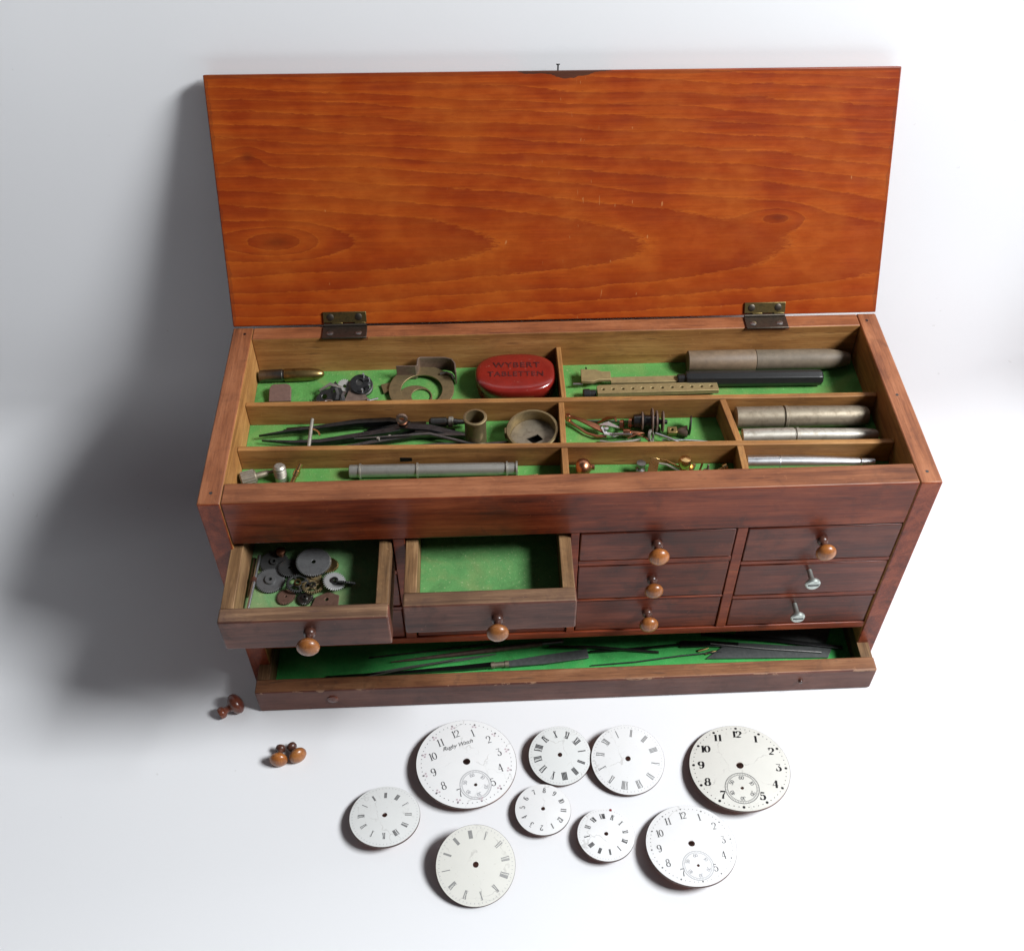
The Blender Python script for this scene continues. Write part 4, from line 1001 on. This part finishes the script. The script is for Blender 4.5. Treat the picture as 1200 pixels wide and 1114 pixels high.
def roman(s_, K=.17, k=.055):
    out, x = [], 0.0
    for ch in s_:
        if ch == 'I': out += [[(x + .13, .5, K), (x + .13, -.5, K)]]; wd = .26
        elif ch == 'V': out += [[(x + .05, .5, K), (x + .27, -.5, K)], [(x + .5, .5, k), (x + .27, -.5, k)]]; wd = .56
        else: out += [[(x + .06, .5, K), (x + .46, -.5, K)], [(x + .46, .5, k), (x + .06, -.5, k)]]; wd = .54
        out += [[(x, .48, k), (x + wd - .02, .48, k)], [(x, -.48, k), (x + wd - .02, -.48, k)]]
        x += wd
    return [[(px - x / 2, py, w) for px, py, w in st] for st in out]


ROM = ['XII', 'I', 'II', 'III', 'IIII', 'V', 'VI', 'VII', 'VIII', 'IX', 'X', 'XI']


class Ink:
    def __init__(s, zf): s.mb = MB(); s.zf = zf; s.k = 0

    def stroke(s, pts):
        vs, fs = [], []; n = len(pts)
        s.k += 1; e = .004 + .0004 * (s.k % 7)
        for i, (x, y, w) in enumerate(pts):
            a, b = pts[max(i - 1, 0)], pts[min(i + 1, n - 1)]
            dx, dy = b[0] - a[0], b[1] - a[1]; L = math.hypot(dx, dy) or 1
            nx, ny = -dy / L * w / 2, dx / L * w / 2
            for sgn in (1, -1):
                px, py = x + sgn * nx, y + sgn * ny
                vs.append((px, py, s.zf(px, py) + e))
        for i in range(n - 1): fs.append((2 * i, 2 * i + 1, 2 * i + 3, 2 * i + 2))
        s.mb.add(vs, fs)

    def glyphs(s, strokes, cx, cy, h, rot=0.0, ws=1.0):
        c, q = math.cos(rot), math.sin(rot)
        for st in strokes:
            p = [(x * ws * h, y * h, w * h) for x, y, w in st]
            s.stroke([(cx + x * c - y * q, cy + x * q + y * c, w) for x, y, w in p])

    def ring(s, cx, cy, r, w, n=64):
        s.stroke([(cx + r * math.cos(2 * PI * k / n), cy + r * math.sin(2 * PI * k / n), w) for k in range(n + 1)])

    def dot(s, x, y, r): s.stroke([(x - r, y, r * 1.1), (x - r * .4, y, r * 2), (x + r * .4, y, r * 2), (x + r, y, r * 1.1)])


def word(txt, K, k):
    out = []; n = len(txt)
    for i, ch in enumerate(txt):
        off = (i - (n - 1) / 2) * (.46 if '1' in txt else .6)
        out += [[(x + off, y, w) for x, y, w in st] for st in digit(ch, K, k)]
    return out


def dial(label, cx, cy, cz, R, ax, ay, ang, kind, en='enamel', nr=.7, nh=.2, K=.2, k=.06, sub=None, hole=.075, radial=False, track='ticks', ink='ink', dome=.055, ws=1.0, lift=.13):
    cx += lift * (-3.2 - cx) / 45; cy += lift * (-28.9 - cy) / 45; cz += lift       # stands on its copper feet
    n = Vector((ax, ay, 1)).normalized(); u = Vector((0, 1, 0)).cross(n).normalized(); w = n.cross(u)
    a = math.radians(ang); Y = u * math.cos(a) + w * math.sin(a); X = Y.cross(n)
    t = thing('watch_dial', label, 'watch dial', (cx, cy, cz), 'loose watch dials on the table')
    rot = Matrix((X, Y, n)).transposed()
    t.rotation_euler = rot.to_euler()
    ORG[t.name] = (0, 0, 0)
    zf = lambda x, y: dome * R * (1 - (x * x + y * y) / (R * R)) - dome * R * .5
    holes = [circ(0, 0, hole * R, 18)]
    if sub:
        sy, sr = -sub[0] * R, sub[1] * R
        holes.append(circ(0, sy, .035 * R, 12))
    ex = []
    for j in range(1, 8):
        rr = R * (.12 + .125 * j) * .97
        for q in range(6 * j + 6):
            aa = 2 * PI * q / (6 * j + 6)
            p = (rr * math.cos(aa), rr * math.sin(aa))
            if all(math.hypot(p[0] - sum(v[0] for v in h) / len(h), p[1] - sum(v[1] for v in h) / len(h)) > .1 * R for h in holes) and rr < R * .96: ex.append(p)
    MB().plate(circ(0, 0, R, 80), holes, -.055, 0, extra=ex, zf=zf).build('enamel_face', en, t, smooth=30)
    MB().plate(circ(0, 0, R * 1.004, 80), [circ(0, 0, hole * R * 1.02, 18)] + ([circ(0, sy, .037 * R, 12)] if sub else []), -.10, -.058, extra=ex, zf=zf).build('copper_back', 'copperback', t, smooth=30)
    z_e = zf(R, 0)
    rim = MB(); rim.ringwall((0, 0, z_e - .104), (0, 0, 1), [(0, R * 1.0), (0, R * 1.008), (.085, R * 1.008), (.098, R * 1.0)], 96); rim.build('edge', 'rimdark', t)
    inv = rot.inverted(); P0 = Vector((cx, cy, cz))
    for q in (20, 140, 260):
        aa = math.radians(q); lx, ly = .72 * R * math.cos(aa), .72 * R * math.sin(aa)
        top = Vector((lx, ly, zf(lx, ly) - .09)); wt = P0 + rot @ top
        if wt.z > .03:
            bot = inv @ (Vector((wt.x, wt.y, 0)) - P0)
            MB().cyl(bot, top, .05, n=10).build('foot', 'copperback', t)
    num, trk = Ink(zf), Ink(zf)
    for i in range(12):
        th_ = PI / 2 - i * PI / 6; x, y = nr * R * math.cos(th_), nr * R * math.sin(th_)
        if kind == 'roman': num.glyphs(roman(ROM[i], K, k), x, y, nh * R, th_ - PI / 2, ws * .68)
        else:
            if sub and i == 6: continue
            num.glyphs(word(str(i or 12), K, k), x, y, nh * R, (th_ - PI / 2) if radial else 0, ws)
    num.mb.build('numerals', ink, t, smooth=0)
    for i in range(60):
        th_ = PI / 2 - i * PI / 30; c, s_ = math.cos(th_), math.sin(th_)
        if track == 'ticks': trk.stroke([(.91 * R * c, .91 * R * s_, .010 * R), (.945 * R * c, .945 * R * s_, .010 * R)])
        elif track == 'dots': trk.dot(.9 * R * c, .9 * R * s_, (.018 if i % 5 == 0 else .009) * R)
        elif track == 'bold': trk.dot(.92 * R * c, .92 * R * s_, (.026 if i % 5 == 0 else .009) * R)
    trk.mb.build('minute_track', {'bold': 'ink', 'dots': 'inkgrey'}.get(track, 'inksoft'), t, smooth=0)
    if sub:
        sb = Ink(zf)
        sb.ring(0, sy, sr, .012 * R); sb.ring(0, sy, sr * .86, .008 * R)
        for i in range(60):
            th_ = PI / 30 * i; c, s_ = math.cos(th_), math.sin(th_)
            sb.stroke([(sr * .87 * c, sy + sr * .87 * s_, .006 * R), (sr * .98 * c, sy + sr * .98 * s_, .006 * R)])
        for i, v in enumerate(('60', '10', '20', '30', '40', '50')):
            th_ = PI / 2 - i * PI / 3; sb.glyphs(word(v, .2, .09), sr * .68 * math.cos(th_), sy + sr * .68 * math.sin(th_), sr * .24, th_ - PI / 2)
        sb.mb.build('seconds_track', 'inkgrey' if track == 'bold' else 'inksoft', t, smooth=0)
    return t, zf


t, zf = dial('largest white dial with slim arabic numerals, pink hour marks and script name', -4.88, -4.82, .323, 2.27, .07, .06, 108.9, 'arabic', nr=.69, nh=.175, K=.12, k=.045, ink='inkdark', sub=(.54, .31), track='dots', ws=.9)
pk = Ink(zf)
for i in range(12):
    a = PI / 2 - i * PI / 6
    for da, dr in ((0, .03), (.035, -.012), (-.035, -.012)): pk.dot((.855 + dr) * 2.27 * math.cos(a + da), (.855 + dr) * 2.27 * math.sin(a + da), .042)
pk.mb.build('hour_marks', 'inkred', t, smooth=0)
text_mesh('Rugby Watch', .29, 'script_name', 'inkgrey', t, T((-.1, .95, zf(0, .95) + .006), 0, 0, 0), .004, .45, .9)
dial('cream grey dial with thick black arabic numerals and hour dots, furthest to the right', 7.55, -5.62, .379, 2.27, -.01, .11, 84.6, 'arabic', 'enamel_cream', nr=.77, nh=.165, K=.27, k=.06, sub=(.51, .335), track='bold', ws=1.15)
dial('white dial with slim arabic numerals and seconds ring, nearest the lower right corner', 4.81, -9.2, .40, 1.96, .04, .14, 96.8, 'arabic', nr=.73, nh=.18, K=.13, k=.045, ink='inkdark', sub=(.53, .34), track='dots', ws=.9)
dial('small white dial with radial arabic numerals lying below the small grey roman dial', -1.513, -7.224, 0.274, 1.23, .02, .06, -36.5, 'arabic', nr=.74, nh=.2, K=.2, k=.07, radial=True, track=None, ink='inkgrey', ws=.8)
dial('small greyish dial with dense roman numerals between the two large upper dials', -0.604, -4.658, 0.330, 1.42, .01, -.10, 38.5, 'roman', 'enamel_grey', nr=.72, nh=.25, K=.14, k=.04, ink='inkdark')
dial('bright white roman dial almost touching the right side of the small greyish dial', 2.491, -5.007, 0.345, 1.67, .02, -.09, 138, 'roman', nr=.76, nh=.22, K=.09, k=.03, ink='inkgrey', ws=.85)
dial('grey white roman dial furthest to the left', -8.48, -7.24, .353, 1.53, .02, .15, 180.7, 'roman', 'enamel_grey', nr=.67, nh=.19, K=.11, k=.03, ink='inkgrey', ws=.8)
dial('cream roman dial with thin grey strokes at the bottom centre', -4.51, -9.71, .474, 1.68, .06, -.21, -140, 'roman', 'enamel_cream', nr=.76, nh=.21, K=.10, k=.03, ink='inkmid', ws=.7)
t, zf = dial('small white roman dial with a red chip on its rim', 1.173, -8.532, 0.308, 1.25, .05, .08, -24.3, 'roman', nr=.68, nh=.2, K=.14, k=.045)
sp = MB(); a = math.radians(78 - (-24.3) + 90 - 90)
cx_, cy_ = 1.25 * .95 * math.cos(math.radians(78 + 24.3 + 90)), 0
ang_ = math.radians(75) - math.radians(-24.3) + PI / 2
r_ = 1.25 * .96
sp.lathe((r_ * math.cos(ang_), r_ * math.sin(ang_), zf(r_, 0) - .02), (r_ * math.cos(ang_), r_ * math.sin(ang_), 1), [(0, .065), (.03, .065), (.04, .04), (.041, .01)], 7)
sp.build('red_chip', 'redspot', t)

# ------------------------------------------------------------------ light, world, camera
w = bpy.data.worlds.new('World'); scn.world = w; w.use_nodes = True
w.node_tree.nodes['Background'].inputs[0].default_value = (.90, .89, 1.0, 1)
w.node_tree.nodes['Background'].inputs[1].default_value = .065


def area(name, loc, target, sx, sy, power, col):
    l = bpy.data.lights.new(name, 'AREA'); l.shape = 'RECTANGLE'; l.size = sx * S; l.size_y = sy * S; l.energy = power; l.color = col
    o = bpy.data.objects.new(name, l); COL.objects.link(o); o.location = Vector(loc) * S
    o.rotation_euler = (Vector(target) - Vector(loc)).to_track_quat('-Z', 'Y').to_euler()
    return o


area('window_light', (87, -23, 97), (0, 2, 5), 44, 29, 27.5, (.945, .972, 1.0))

cam = bpy.data.cameras.new('camera'); co = bpy.data.objects.new('camera', cam); COL.objects.link(co)
co.location = Vector((-3.2344, -28.8987, 45.4909)) * S
co.rotation_euler = (0.7304, -0.0141, -0.0533)
cam.sensor_fit = 'HORIZONTAL'; cam.sensor_width = 36; cam.lens = 1275.1 / 1200 * 36
cam.shift_x = -(638.32 - 600) / 1200; cam.shift_y = (577.5 - 557) / 1200
cam.clip_start = .01; cam.clip_end = 20
scn.camera = co
scn.view_settings.view_transform = 'Standard'; scn.view_settings.look = 'None'
scn.view_settings.exposure = 0; scn.view_settings.gamma = 1
scn.view_settings.use_curve_mapping = False
scn.cycles.max_bounces = 8
